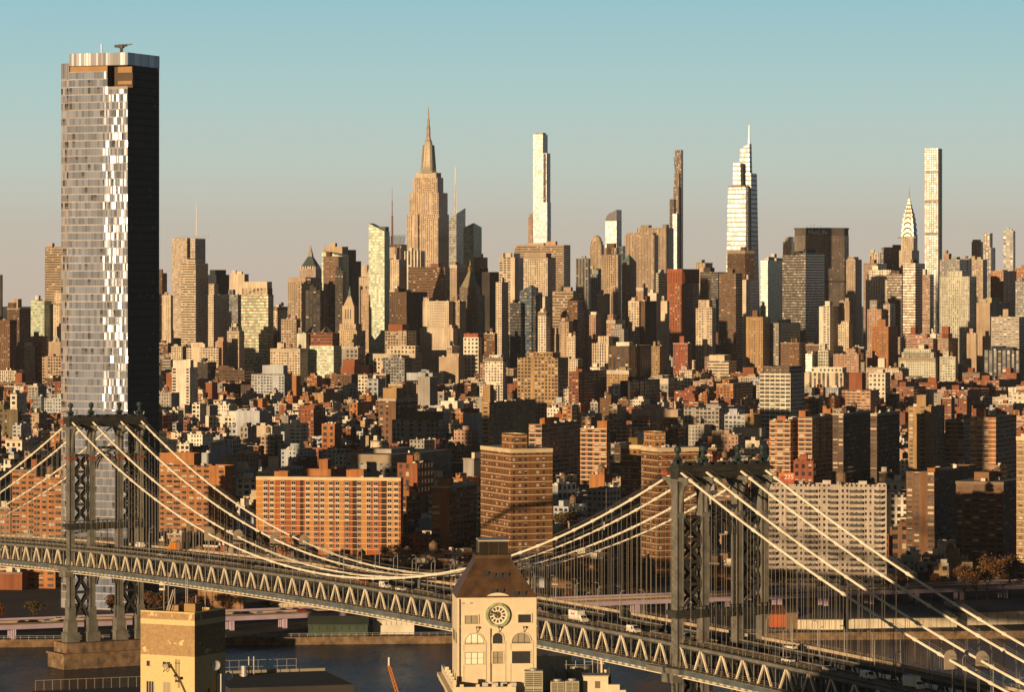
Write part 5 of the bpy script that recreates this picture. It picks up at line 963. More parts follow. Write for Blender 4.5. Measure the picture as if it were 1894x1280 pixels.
# ------------------------------------------------------------ vehicles
def vcol(n, c): return simple(n, c, .35, noise=.03, spec=.5)
M_TYRE = simple('tyre rubber', (.02,.02,.02), .9); M_WIN = simple('vehicle glass', (.02,.022,.025), .08, spec=.7); M_LAMPR = simple('tail lamp', (.35,.02,.01), .3)
def wheels(r, L, W, rad=.35):
    for x in (L*.3,-L*.3):
        for y in (-W/2+.1, W/2-.1):
            a = MB(); a.cyl(0,0,rad,-.12,.12,n=12); o = a.build('wheel', M_TYRE, r); o.rotation_euler = (R(90),0,0); o.location = (x,y,rad)
def prof(name, pts, W, mat, r, tuck=.9):
    a = MB(); n = len(pts); h = max(p[1] for p in pts); f = lambda z: W/2*(1 if z < h*.6 else tuck)
    for i in range(n): j = (i+1)%n; a.face([(pts[i][0],-f(pts[i][1]),pts[i][1]),(pts[j][0],-f(pts[j][1]),pts[j][1]),(pts[j][0],f(pts[j][1]),pts[j][1]),(pts[i][0],f(pts[i][1]),pts[i][1])])
    a.face([(p[0],-f(p[1]),p[1]) for p in pts][::-1]); a.face([(p[0],f(p[1]),p[1]) for p in pts]); return a.build(name, mat, r)
def car(label, col, loc, rz, name='car', cat='car'):
    r = thing(name, label, cat, loc, rz); prof('body', [(-2.2,.3),(-2.25,.85),(-1.9,.98),(1.0,.95),(2.1,.8),(2.25,.35)][::-1], 1.8, col, r, 1); prof('cabin', [(-1.7,.97),(-1.1,1.42),(.4,1.44),(1.15,.95)][::-1], 1.6, M_WIN, r, .85); a = MB(); a.box(-1.0,.35,-.62,.62,1.4,1.47); a.build('roof', col, r); wheels(r, 4.4, 1.8)
    for y in (-.65,.65): a = MB(); a.box(-2.29,-2.2,y-.2,y+.2,.65,.82); a.build('tail_lamp', M_LAMPR, r)
    return r
def van(label, col, loc, rz, L=5.4):
    r = thing('van', label, 'van', loc, rz); prof('body', [(-L/2,.35),(-L/2,2.15),(-L/2+.3,2.3),(L*.15,2.3),(L*.30,1.35),(L*.48,1.1),(L/2,.4)][::-1], 2.0, col, r, .92)
    for y in (-1,1): a = MB(); a.face([(x,y*.985,z) for x,z in ((L*.02,1.3),(L*.24,1.3),(L*.14,1.95),(L*.02,1.95))][::(1 if y<0 else -1)]); a.build('side_window', M_WIN, r)
    a = MB(); a.face([(L*.295,-.85,1.42),(L*.295,.85,1.42),(L*.17,.8,2.22),(L*.17,-.8,2.22)]); o = a.build('windscreen', M_WIN, r); o.location = (.03,0,.02); wheels(r, L, 2.0, .38); return r
def truck(label, col, cabcol, loc, rz, L=7.5, red=True):
    r = thing('box_truck', label, 'truck', loc, rz); a = MB(); a.box(-L/2, L*.2, -1.25, 1.25, .9, 3.7); bx = a.build('cargo_box', col, r); a = MB(); a.box(-L/2,L*.2,-1.27,1.27,3.7,3.76); a.build('box_roof', simple('truck roof', (.35,.36,.42), .6), r)
    prof('cab', [(L*.21,.5),(L*.21,2.5),(L*.33,2.5),(L*.40,1.6),(L*.5,1.4),(L*.5,.5)][::-1], 2.2, cabcol, r, .95); a = MB(); a.face([(L*.405,-.95,1.62),(L*.405,.95,1.62),(L*.335,.9,2.42),(L*.335,-.9,2.42)]); a.build('windscreen', M_WIN, r); wheels(r, L, 2.4, .48)
    if red:
        for y in (-1.27,1.27):
            a = MB()      # blurred red lettering: slanted strokes
            for i, (x, h) in enumerate(((-.9,.75),(-.55,.75),(-.1,.5),(.3,.55),(.65,.5),(.95,.7))): a.beam((x-L*.18,y,2.35),(x-L*.18+.25,y,2.35+h),.26,.02)
            a.beam((-1.1-L*.18,y,2.55),(1.1-L*.18,y,2.62),.02,.16); a.build('red_lettering', simple('red lettering', (.55,.03,.03), .5), bx)
    return r
W_, B_, K_, S_ = vcol('white car paint',(.75,.72,.66)), vcol('blue grey car paint',(.12,.15,.22)), vcol('black car paint',(.02,.02,.022)), vcol('silver car paint',(.40,.39,.37)); R_ = vcol('red car paint',(.35,.03,.02)); O_ = vcol('orange bus paint',(.60,.22,.02))
def s_at(px, t):
    lo, hi = S0, S1
    for _ in range(50):
        m_ = (lo+hi)/2; p = BP(m_,t,0)
        if CXP+FPX*p.x/p.y > px: lo = m_
        else: hi = m_
    return lo
zrot = math.atan2(BD.y, BD.x)
def onb(px, t): q = s_at(px,t); return BP(q,t,deckz(q)-.19)
out, inn = zrot+math.pi, zrot     # towards the near shore / the far shore
truck('white box truck with red lettering on the bridge right of the clock tower', W_, W_, onb(1070,-12.0), out, 8.2)
van('white van on the bridge between the box truck and the right tower', W_, onb(1172,-12), out); van('white passenger van beside the foot of the right bridge tower', W_, onb(1268,-8.6), out, 5.8)
van('white van on the bridge left of the clock tower, ahead of a white car', W_, onb(712,-11.8), out, 5); car('white car following close by the white van left of the clock tower', W_, onb(741,-11.8), out)
car('blue grey car on the bridge under the low point of the cables', B_, onb(590,-11), out); car('dark red car on the bridge just left of the white van', R_, onb(672,-9), out)
car('black car on the bridge left of the clock tower roof', K_, onb(812,-9), out); car('dark car just behind the white box truck', K_, onb(1025,-8.5), out)
car('white car on the far roadway right of the right bridge tower', W_, onb(1463,8.5), inn); car('white car on the near roadway right of the right bridge tower', W_, onb(1458,-9.5), out); car('silver car further right on the bridge near roadway', S_, onb(1534,-9.5), out)
van('white van low at the right end of the bridge', W_, onb(1606,-9.5), out); truck('pale box truck lowest at the right end of the bridge', W_, W_, onb(1690,-9.5), out, 7, False); car('black car between the pale truck and the white van on the right', K_, onb(1655,-9.5), out)
r = truck('orange yellow bus near the left bridge tower', O_, O_, onb(322,8.5), inn, 8, False); r.name = 'bus'; r['category'] = 'bus'
van('white van right of the left bridge tower', W_, onb(258,9), inn, 5); car('silver car on the bridge at the foot of the left tower', S_, onb(300,-9.5), out); car('black car on the bridge right of the orange bus', K_, onb(365,-9.5), out); car('dark car on the bridge under the leftmost guard plates', K_, onb(455,-9.5), out)
def onh(px, v):
    lo, hi = -150, L0
    for _ in range(50):
        m_ = (lo+hi)/2; p = fdr(0)+hd*m_+hn*v
        if CXP+FPX*p.x/p.y < px: lo = m_
        else: hi = m_
    p = fdr(0)+hd*lo+hn*v; return (p.x,p.y,HZ+.01)
hz = math.atan2(hd.y, hd.x)
for px, v, m_, lb in ((482,4,S_,'silver car on the elevated highway left of the dark cars'),(440,9,K_,'black car on the elevated highway beside the yellow water tower building'),(525,15,K_,'black car far lane of the elevated highway, first of a row'),(548,15,K_,'black car far lane of the elevated highway, middle of a row'),(558,9,R_,'dark red car on the elevated highway'),(620,15,W_,'white car on the elevated highway under the bridge'),(88,6,S_,'silver car on the elevated highway at the far left'),(110,15,W_,'white car on the elevated highway behind the left tower leg'),(42,8,K_,'black car on the elevated highway at the left edge')): car(lb, m_, onh(px,v), hz)
# ------------------------------------------------------------ foreground: clock tower, water tank building, crane
M_CREAM = simple('cream stucco', (.68,.575,.42), .85, noise=.06, scale=.6)
M_COPR = simple('brown standing seam roof', (.092,.052,.029), .55, noise=.25, scale=.5)
M_FRM = simple('dark window frame', (.05,.045,.035), .5); M_PANE = simple('window glass', (.045,.045,.05), .08, spec=.6); M_BLND = simple('window blind', (.34,.30,.22), .3, spec=.6); M_SUNL = simple('white blind', (.85,.80,.66), .5)
def clock_tower():
    Y = 830.0; th = -4.5; k = Y/FPX; r = thing('clock_tower', 'cream clock tower with a brown hipped roof and a glass box on top', 'building', (WX(919,Y), Y, 0), R(-th))
    W2 = 9.05; D = 17.5; zt = WZ(1106,Y); zb = 30
    px = lambda x: (x-919)*k/math.cos(R(th)); pz = lambda y: WZ(y, Y)
    a = MB(); n0 = -W2; holes = []
    a.box(-W2, W2, 0, D, zb, zt); wl = a.build('wall', M_CREAM, r)
    # gable hump over the clock
    a = MB(); xs = [-3.2+6.4*i/12 for i in range(13)]; hz = [1.0*math.sin(math.pi*i/12)**.6 if 0 < i < 12 else 0 for i in range(13)]; P = [(px(921)+x*.92, zt-.3+max(.3,h*1.1+.3)) for x, h in zip(xs,hz)]
    for p, q in zip(P, P[1:]): a.face([(p[0],-.05,zt-.4),(q[0],-.05,zt-.4),(q[0],-.05,q[1]),(p[0],-.05,p[1])]); a.face([(p[0],-.05,p[1]),(q[0],-.05,q[1]),(q[0],1.6,q[1]),(p[0],1.6,p[1])])
    a.build('parapet', M_CREAM, wl)
    a = MB(); a.box(-W2-.1, W2+.1, -.14, -.01, pz(1160.5), pz(1158)); a.build('string_course', M_CREAM, wl)
    # hipped roof with standing seams, skylights and a glass box
    zr = pz(1034); x0, x1, x2, x3 = -W2-.25, W2+.25, px(884), px(946); yb, yf = D*.28, D*.72
    a = MB(); a.prism([(x0,-.25),(x1,-.25),(x1,D+.25),(x0,D+.25)], zt+.02, zr, poly2=[(x2,yb),(x3,yb),(x3,yf),(x2,yf)]); rf = a.build('roof', M_COPR, r)
    a = MB()
    for i in range(46):
        u = (i+.5)/46; p, q = Vector((x0+(x1-x0)*u,-.25,zt+.05)), Vector((x2+(x3-x2)*u,yb,zr)); a.beam(p, q, .07, .1)
    a.build('roof_seams', M_COPR, rf)
    def onroof(x, y):      # point of the front slope at photo column x, row y
        z = pz(y); v = (z-zt)/(zr-zt); return Vector((px(x)*(1), -.25+(yb+.25)*v, z))
    for x, y in ((900,1064),(913,1066.5),(925.5,1066.5),(938.5,1066),(914,1095),(927,1095),(954,1099.5),(967.5,1099)):
        p = onroof(x,y); a = MB(); a.box(p.x-.62,p.x+.62,p.y-.35,p.y+.6,p.z-.62,p.z+.55); o = a.build('skylight', M_FRM, rf); a = MB(); a.box(p.x-.5,p.x+.5,p.y-.39,p.y-.36,p.z-.5,p.z+.45); a.build('pane', M_PANE, o)
    gx0, gx1, gz = px(889), px(943), pz(1001); a = MB(); a.box(x2-.3,x3+.3,yb-.4,yf+.4,zr-.3,zr+.5); a.build('roof_curb', M_COPR, rf)
    mgl = simple('box glazing', (.10,.085,.06), .08, spec=.6); mgl.node_tree.nodes['Principled BSDF'].inputs['Transmission Weight'].default_value = .75
    a = MB(); a.box(gx0+.1,gx1-.1,yb,yf,zr+.5,gz-.5); gb = a.build('glass_box', mgl, r); a = MB()
    for i in range(4): u = gx0+(gx1-gx0)*i/3; a.beam((u,yb,zr+.5),(u,yb,gz-.3),.14); a.beam((u,yf,zr+.5),(u,yf,gz-.3),.14)
    a.build('mullions', M_FRM, gb); a = MB(); a.box(gx0-.15,gx1+.1,yb-.4,yf+.4,gz-.45,gz-.1); a.build('box_roof', simple('zinc roof', (.42,.40,.36), .5), gb)
    # clock: green copper ring, pale dial, dark numeral bars and hands
    cx, cz, ro, ri = px(920.5), pz(1138), 2.78, 2.18; ck = bpy.data.objects.new('clock', None); COL.objects.link(ck); ck.parent = r; ck.location = (cx,0,cz)
    def disc(name, r0, r1, y0, y1, mat, par, n=40):
        a = MB(); A = lambda q, y: [(q*math.cos(2*math.pi*i/n), y, q*math.sin(2*math.pi*i/n)) for i in range(n)]
        o0, o1, i0, i1 = A(r1,y0), A(r1,y1), A(max(r0,.001),y0), A(max(r0,.001),y1)
        for i in range(n): j=(i+1)%n; a.face([o1[i],o1[j],i1[j],i1[i]][::-1]); a.face([o0[i],o0[j],o1[j],o1[i]][::-1]); a.face([i1[i],i1[j],i0[j],i0[i]][::-1])
        return a.build(name, mat, par)
    disc('clock_rim', ri, ro, -.02, -.62, simple('verdigris ring', (.33,.36,.20), .7, noise=.35, scale=1.2), ck); dl = disc('dial', 0, ri, -.02, -.10, simple('dial opening', (.14,.075,.03), .2, spec=.5), ck)
    disc('dial_ring', 1.78, ri, -.10, -.17, simple('dial frame white', (.70,.68,.55), .6), dl); disc('dial_ring', .80, 1.08, -.10, -.17, simple('dial frame white', (.70,.68,.55), .6), dl)
    a = MB(); 
    for i in range(12): an = (i+.5)*math.pi/6; a.beam((1.0*math.cos(an),-.135,1.0*math.sin(an)),(1.85*math.cos(an),-.135,1.85*math.sin(an)),.06,.30)
    for i in range(4): an = i*math.pi/2; a.beam((0,-.13,0),(.9*math.cos(an),-.13,.9*math.sin(an)),.05,.07)
    a.build('dial_spokes', simple('dial frame white', (.70,.68,.55), .6), dl)
    a = MB()
    for i in range(12): an = i*math.pi/6; a.beam((1.22*math.cos(an),-.2,1.22*math.sin(an)),(1.66*math.cos(an),-.2,1.66*math.sin(an)),.04,.20)
    a.build('hour_marks', M_FRM, dl)
    a = MB(); an = R(163); a.beam((-.4*math.cos(an),-.26,-.4*math.sin(an)),(1.75*math.cos(an),-.26,1.75*math.sin(an)),.06,.2); a.build('minute_hand', M_DARK, ck); a = MB(); an = R(145); a.beam((.55*math.cos(R(-28)),-.3,.55*math.sin(R(-28))),(1.1*math.cos(an),-.3,1.1*math.sin(an)),.06,.3); a.build('hour_hand', M_DARK, ck)
    # windows
    def window(xa, xb, ya, yb_, nx, ny, blind, arch=False, frame=.09):
        X0, X1, Z0, Z1 = px(xa), px(xb), pz(yb_), pz(ya); w_ = (X1-X0)/2; cx_ = (X0+X1)/2; zs = Z1-w_ if arch else Z1
        pts = [(X0,Z0),(X1,Z0),(X1,zs)]+([(cx_+w_*math.cos(math.pi*i/14), zs+w_*math.sin(math.pi*i/14)) for i in range(1,14)] if arch else [(X1,Z1)][:0])+[(X0,zs)]
        if not arch: pts = [(X0,Z0),(X1,Z0),(X1,Z1),(X0,Z1)]
        def plate(q, y0, y1, nm, mat, par):
            a = MB(); a.face([(p[0],y1,p[1]) for p in q]); 
            for i in range(len(q)): j=(i+1)%len(q); a.face([(q[i][0],y0,q[i][1]),(q[j][0],y0,q[j][1]),(q[j][0],y1,q[j][1]),(q[i][0],y1,q[i][1])])
            return a.build(nm, mat, par)
        f = plate(pts, -.005, -.03, 'window', M_FRM, r); c0 = Vector((cx_, (Z0+(Z1))/2)); sh = [(cx_+(p[0]-cx_)*(1-2*frame/(X1-X0)), (Z0+Z1)/2+(p[1]-(Z0+Z1)/2)*(1-2*frame/(Z1-Z0))) for p in pts]
        plate(sh, -.03, -.04, 'pane', {0:M_PANE,1:M_BLND,2:M_SUNL}[blind], f); a = MB()
        for i in range(1, nx): u = X0+(X1-X0)*i/nx; a.beam((u,-.05,Z0),(u,-.05,Z1-(.08 if not arch else .1+.05*abs(i-nx/2))),.13,.05)
        for i in range(1, ny): v = Z0+(zs-Z0 if arch else Z1-Z0)*i/ny; a.beam((X0,-.05,v),(X1,-.05,v),.05,.07)
        if arch: a.beam((X0,-.05,zs),(X1,-.05,zs),.05,.07)
        a.build('glazing_bars', M_FRM, f); a = MB(); a.beam((X0-.1,-.12,Z0-.07),(X1+.1,-.12,Z0-.07),.2,.14); a.build('sill', M_CREAM, f)
        t_ = .28; jm = MB()
        for u in (X0-t_/2-.02, X1+t_/2+.02): jm.beam((u,-.11,Z0-.0),(u,-.11,zs),t_,.2) if False else jm.box(u-t_/2,u+t_/2,-.22,-.02,Z0,zs)
        if arch:
            Pn = [(cx_+(w_+.02+t_/2)*math.cos(math.pi*i/14), zs+(w_+.02+t_/2)*math.sin(math.pi*i/14)) for i in range(15)]
            for p, q in zip(Pn, Pn[1:]): jm.beam((p[0],-.12,p[1]),(q[0],-.12,q[1]),.2,t_)
        else: jm.box(X0-t_,X1+t_,-.22,-.02,Z1+.02,Z1+.02+t_)
        jm.build('surround', M_CREAM, f)
    window(860,883.5,1139,1154,2,1,1); window(958.5,982,1137.5,1152.5,2,1,0)
    window(860,894.5,1172,1192,3,2,2,True); window(911.5,929.5,1171.5,1191,2,1,0,True); window(947,981,1171.5,1191,3,2,1,True)
    window(860,894.5,1207,1229,3,2,2); window(911.5,929.5,1206,1228,2,2,1); window(947,981,1205.5,1228,3,1,0)
    for xa, xb in ((856.5,898),(908,934),(943.5,985)):       # tall shallow bays holding the windows
        a = MB(); 
        for u in (px(xa),px(xb)): a.box(u-.16,u+.16,-.13,-.01,pz(1262),pz(1186))
        a.build('bay_moulding', M_CREAM, wl)
    for x in (882,923,969):                                   # bracket lamps over the arches
        a = MB(); a.tube([(px(x),-.05,pz(1172)),(px(x),-.7,pz(1165)),(px(x)-.1,-.95,pz(1162))], .08); a.box(px(x)-.25,px(x)+.1,-1.2,-.8,pz(1162),pz(1158.5)); a.build('bracket_lamp', M_FRM, r)
    a = MB(); a.tube([(px(907.5),-.2,pz(1163)),(px(907.5),-.2,pz(1262))], .11); a.tube([(px(850.3),-.2,pz(1108)),(px(850.3),-.2,pz(1262))], .11); a.build('drain_pipe', M_FRM, r)
    for x, y in ((857,1116),(872,1116)): a = MB(); a.box(px(x)-.35,px(x)+.35,-.04,-.01,pz(y)-.22,pz(y)+.22); a.build('vent_grille', simple('grille', (.42,.34,.24), .8), r)
    # side face dressings
    for y0 in (3,8.5,13): a = MB(); a.box(-W2-.03,-W2-.005,y0-1.2,y0+1.2,pz(1192),pz(1172)); o = a.build('window', M_PANE, r)
    # building below the tower: roof terrace with cornice
    lz = pz(1262); a = MB(); 
    b_ = thing('factory_building', 'cream factory roof terrace with a stepped parapet below the clock tower', 'building', (WX(919,Y), Y, 0), R(-th))
    lr = lz-4.4; a.box(-10.2, 3.6, -9, 34, 2, lz-1.2); a.box(3.62, 24.5, -9, 34, 2, lr-.05); a.build('wall', M_CREAM, b_); a = MB(); a.face([(-9.8,-8.6,lz-1.15),(3.5,-8.6,lz-1.15),(3.5,33.6,lz-1.15),(-9.8,33.6,lz-1.15)]); a.face([(3.7,-8.6,lr),(24.4,-8.6,lr),(24.4,33.6,lr),(3.7,33.6,lr)]); a.build('roof', simple('dark terrace roof', (.05,.045,.04), .9), b_)
    a = MB(); a.box(-10.6,-9.9,-9.4,34,lz-1.25,lz+.4); a.box(-9.9,3.6,-9.4,-8.8,lz-1.25,lz-.1); 
    for i in range(5): a.box(-10.7,-9.8,-9.4+i*7,-8.2+i*7,lz+.4,lz+1.5); 
    for i in range(4): a.box(-9+i*3.6,-8.2+i*3.6,-9.5,-8.7,lz-.1,lz+.5)
    a.build('parapet', M_CREAM, b_); a = MB(); a.box(-11.6,-10.65,-10,34.5,lz-2.2,lz-1.3); a.box(-10.65,3.6,-10.1,-9.45,lz-2.2,lz-1.3); a.build('cornice', M_CREAM, b_)
    a = MB()
    for i in range(24): a.box(-11.3,-10.25,-9.5+i*1.8,-8.9+i*1.8,lz-3.0,lz-2.25)
    a.build('cornice_brackets', M_CREAM, b_)
    # rooftop plant: things standing on the roof, right of the tower
    mg, ml = simple('grey green plant casing', (.36,.34,.26), .6), simple('louvre', (.10,.09,.06), .5)
    def acu(label, xa, xb, ya, yb_, yy, lou=True):
        q = thing('air_conditioner', label, 'air conditioner', (0,0,0)); q.parent = None; q.location = Vector((WX((xa+xb)/2,Y+yy), Y+yy, lr)); w_ = (xb-xa)*(Y+yy)/FPX/2; h = WZ(ya,Y+yy)-lr
        a = MB(); a.box(-w_,w_,0,3.4,0,h); a.build('casing', mg, q); a = MB()
        for i in range(14): z = h*.06+(h*.84)*i/14+(h*.06 if i > 6 else 0); a.box(-w_+.2,w_-.2,-.06,-.005,z,z+h*.034)
        a.build('louvres', ml, q); a = MB(); a.cyl(0,1.7,.9,h,h+.45,n=14); a.build('fan_cowl', M_MET, q); a = MB(); a.box(-w_-.08,-w_-.005,.2,.4,0,h); a.box(.05-.08,.13-.08,-.1,-.065,0,h); a.build('casing_strips', M_CREAM, q)
    acu('tall grey louvred air conditioner just right of the clock tower', 970, 1004, 1242, 1290, -6); acu('grey louvred air conditioner with a ring cowl, left of a pair', 1019, 1044, 1262, 1290, -6); acu('grey louvred air conditioner with a ring cowl, right of a pair', 1046, 1071, 1261, 1290, -6)
    q = thing('rooftop_hut', 'cream rooftop stair hut with one square window and a stub pipe', 'hut', (WX(1102,Y-3), Y-3, lr)); h = WZ(1252,Y-3)-lr; a = MB(); a.box(-2.8,2.8,0,5,0,h); a.build('wall', M_CREAM, q); a = MB(); a.box(-3,3,-.2,5.2,h,h+.25); a.build('roof', mg, q); a = MB(); a.box(-.2,1.0,-.03,-.005,h*.55,h*.82); a.build('window', simple('shuttered pane', (.16,.13,.10), .5), q); a = MB(); a.cyl(3.2,2,.3,0,h+2,n=10); a.build('stub_pipe', M_DARK, q)
    q = thing('cooling_tower', 'grey cylindrical cooling plant inside a railing behind the stair hut', 'cooling plant', (WX(1072,Y+14), Y+14, lr)); h = WZ(1232,Y+14)-lr; a = MB(); a.cyl(0,0,2.6,0,h,n=20); a.cyl(-4.2,1,1.6,0,h*.8,n=16); a.build('drum', simple('galvanised drum', (.34,.31,.26), .5, .3), q); a = MB()
    for i in range(16): an = i*math.pi/8; a.beam((5.6*math.cos(an)-1,3.8*math.sin(an),0),(5.6*math.cos(an)-1,3.8*math.sin(an),h+1.6),.14)
    for zz in (h*.5,h+.6): a.tube([(5.6*math.cos(i*math.pi/8)-1,3.8*math.sin(i*math.pi/8),zz) for i in range(17)], .06)
    a.build('cage', M_MET, q)
    q = thing('flue', 'pair of pale flue pipes on the factory roof', 'flue', (WX(1113,Y+8), Y+8, lr)); h = WZ(1222,Y+8)-lr
    for dx, hh in ((0,h),(.9,h*.75)): a = MB(); a.cyl(dx,0,.28,0,hh,n=12); a.cyl(dx,0,.36,hh-.5,hh,n=12); a.build('pipe', M_CREAM, q)
    q = thing('roof_wall', 'cream parapet wall with a pier right behind the clock tower', 'wall', (WX(1022,Y+22), Y+22, lr)); h = WZ(1214,Y+22)-lr; a = MB(); a.box(-4,4.4,0,.5,0,h); a.build('wall', M_CREAM, q); a = MB(); a.box(-2.4,-1.2,-.15,.65,0,h+.4); a.build('pier', M_CREAM, q); a = MB(); a.box(4.45,12,0,.5,0,h*.8); a.build('low_wall', M_CREAM, q)
    q = thing('ledge_block', 'small cream corner ledge at the right end of the factory roof', 'ledge', (WX(1138,Y-4), Y-4, lr)); a = MB(); a.box(-1.6,1,0,2,0,4.2); a.box(-1,2.4,-.4,2.4,2.4,3.0); a.build('stone', M_CREAM, q)
    for i in range(4): 
        q = thing('condenser', ('leftmost','second','third','rightmost')[i]+' of four white condenser units on the dark terrace', 'condenser', (WX(898+i*17,Y-5), Y-5, lz-1.15)); a = MB(); a.box(-.75,.75,0,.7,0,1.5); a.build('casing', simple('condenser casing', (.5,.48,.44), .6), q); a = MB(); a.cyl(0,.35,.5,1.5,1.6,n=14); a.build('fan_grille', ml, q)
clock_tower()
def tank_house():
    Y = 560.0; th = 27; X, wl, dr, c, s = corner(260,360,417,Y,th); zt = WZ(1134,Y); r = thing('yellow_brick_tower', 'pale yellow brick roof tower with flaking paint and satellite dishes', 'building', (X,Y,0), R(-th))
    m = bpy.data.materials.new('flaking painted brick'); m.use_nodes = True; t = m.node_tree; b = t.nodes['Principled BSDF']; b.inputs['Roughness'].default_value = .85
    tc = N(t,'ShaderNodeTexCoord'); sp = N(t,'ShaderNodeSeparateXYZ'); t.links.new(tc.outputs['Object'], sp.inputs[0]); nz = N(t,'ShaderNodeTexNoise'); nz.inputs['Scale'].default_value = .7; nz.inputs['Detail'].default_value = 3; t.links.new(tc.outputs['Object'], nz.inputs['Vector'])
    n2 = N(t,'ShaderNodeTexNoise'); n2.inputs['Scale'].default_value = 1.6; n2.inputs['Detail'].default_value = 8; t.links.new(tc.outputs['Object'], n2.inputs['Vector'])
    bare = N(t,'ShaderNodeMath', operation='LESS_THAN'); t.links.new(nz.outputs[0], bare.inputs[0]); bare.inputs[1].default_value = .635
    def rng_(a_, b_): n = N(t,'ShaderNodeMath', operation='COMPARE'); t.links.new(sp.outputs[2], n.inputs[0]); n.inputs[1].default_value = (a_+b_)/2; n.inputs[2].default_value = abs(a_-b_)/2; return n
    z1, z2 = rng_(zt-.2, zt-1.25), rng_(zt-2.05, zt-6.8); ad = N(t,'ShaderNodeMath', operation='ADD'); t.links.new(z1.outputs[0], ad.inputs[0]); t.links.new(z2.outputs[0], ad.inputs[1]); mu = N(t,'ShaderNodeMath', operation='MULTIPLY'); t.links.new(ad.outputs[0], mu.inputs[0]); t.links.new(bare.outputs[0], mu.inputs[1])
    br = N(t,'ShaderNodeTexBrick'); br.inputs['Color1'].default_value = (.42,.28,.14,1); br.inputs['Color2'].default_value = (.35,.23,.115,1); br.inputs['Mortar'].default_value = (.22,.15,.08,1); br.inputs['Scale'].default_value = 3; mpp = N(t,'ShaderNodeMapping'); mpp.inputs['Rotation'].default_value = (R(90),0,0); t.links.new(tc.outputs['Object'], mpp.inputs[0]); t.links.new(mpp.outputs[0], br.inputs['Vector'])
    rp = N(t,'ShaderNodeMapRange'); rp.inputs[1].default_value=.35; rp.inputs[2].default_value=.65; rp.inputs[3].default_value=.8; rp.inputs[4].default_value=1.1; t.links.new(n2.outputs[0], rp.inputs[0]); sb = N(t,'ShaderNodeVectorMath', operation='SCALE'); t.links.new(br.outputs[0], sb.inputs[0]); t.links.new(rp.outputs[0], sb.inputs['Scale'])
    mx = N(t,'ShaderNodeMix', data_type='RGBA'); t.links.new(mu.outputs[0], mx.inputs[0]); pt = N(t,'ShaderNodeVectorMath', operation='SCALE'); pt.inputs[0].default_value = (.62,.47,.24); rq = N(t,'ShaderNodeMapRange'); rq.inputs[1].default_value=.35; rq.inputs[2].default_value=.65; rq.inputs[3].default_value=.94; rq.inputs[4].default_value=1.03; t.links.new(n2.outputs[0], rq.inputs[0]); t.links.new(rq.outputs[0], pt.inputs['Scale']); t.links.new(pt.outputs[0], mx.inputs[6]); t.links.new(sb.outputs[0], mx.inputs[7]); t.links.new(mx.outputs[2], b.inputs['Base Color'])
    a = MB(); walls(a, -wl, 0, 0, dr, 2, zt, 3, 3, par=1.2); a.build('wall', m, r); a = MB(); a.face([(-wl+.4,.4,zt-1.15),(-.4,.4,zt-1.15),(-.4,dr-.4,zt-1.15),(-wl+.4,dr-.4,zt-1.15)]); a.build('roof', simple('tar roof', (.05,.04,.03), .9), r)
    k = Y/FPX; P = lambda px_: -wl*(360-px_)/100; Z = lambda y: WZ(y,Y)
    def win(xa, xb, ya, yb_, nx, mat=M_PANE):
        a = MB(); a.box(P(xa),P(xb),-.05,-.005,Z(yb_),Z(ya)); o = a.build('window', simple('cream frame', (.55,.45,.28), .7), r); a = MB()
        for i in range(nx): w_ = (P(xb)-P(xa)-.2)/nx; x0 = P(xa)+.1+w_*i; a.box(x0+.05,x0+w_-.05,-.07,-.052,Z(yb_)+.14,Z(ya)-.14)
        a.build('pane', mat, o)
    win(270,279,1226,1239,1); win(300,317,1226,1239,2); win(270,286,1264,1290,3); win(301,316,1264,1290,2, M_BLND)
    a = MB(); a.box(P(309),P(317),-1.0,-.1,Z(1238),Z(1231)); a.beam((P(302),-.05,Z(1247)),(P(310),-.8,Z(1239)),.08); a.beam((P(310),-.05,Z(1247)),(P(313),-.8,Z(1239)),.08); a.build('window_air_conditioner', simple('grey casing', (.30,.28,.24), .6), r)
    a = MB(); a.tube([(P(317),-.3,Z(1234)),(P(325),-.3,Z(1247)),(P(333),-.3,Z(1258)),(P(345),-.3,Z(1285))], .09); a.tube([(P(326.5),-.3,Z(1222)),(P(326.5),-.3,Z(1262))], .05); a.tube([(P(331.5),-.3,Z(1222)),(P(331.5),-.3,Z(1275))], .05); a.beam((P(325),-.3,Z(1229)),(P(333),-.3,Z(1229)),.08)
    for x, y, q in ((336,1256,.26),(327,1252,.22),(329,1262,.2)): a.sphere((P(x),-.5,Z(y)), q, 8)
    a.build('cable_bracket', M_FRM, r)
    for x, y, h in ((-1.2*1.8,2,1.9),(-wl+4,3,1.2)): a = MB(); a.box(x-1.0,x+1.0,y,y+2,zt-1.2,zt+h*.6); a.build('chimney_stub', simple('stub brick', (.34,.22,.10), .9), r)
    a = MB()
    for x, h in ((-wl+1.4,4.2),(-wl+2.2,5.6),(-wl+3.4,3.2),(-2.6,2.2),(-.9,3.4),(-wl*.45,6.2),(-wl*.42,4.9)): a.tube([(x,dr*.5,zt-1),(x,dr*.5,zt+h)], .07)
    a.beam((-wl+3.1,2.2,zt-1),(-wl+4.6,2.2,zt+3.2),.18); a.beam((-wl+3.6,2.2,zt-1),(-wl+4.8,2.2,zt+3.0),.1); a.beam((-1.6,dr*.5,zt+2.9),(.3,dr*.5,zt+2.9),.06); a.build('aerial', simple('grey aerial', (.35,.32,.30), .5), r)
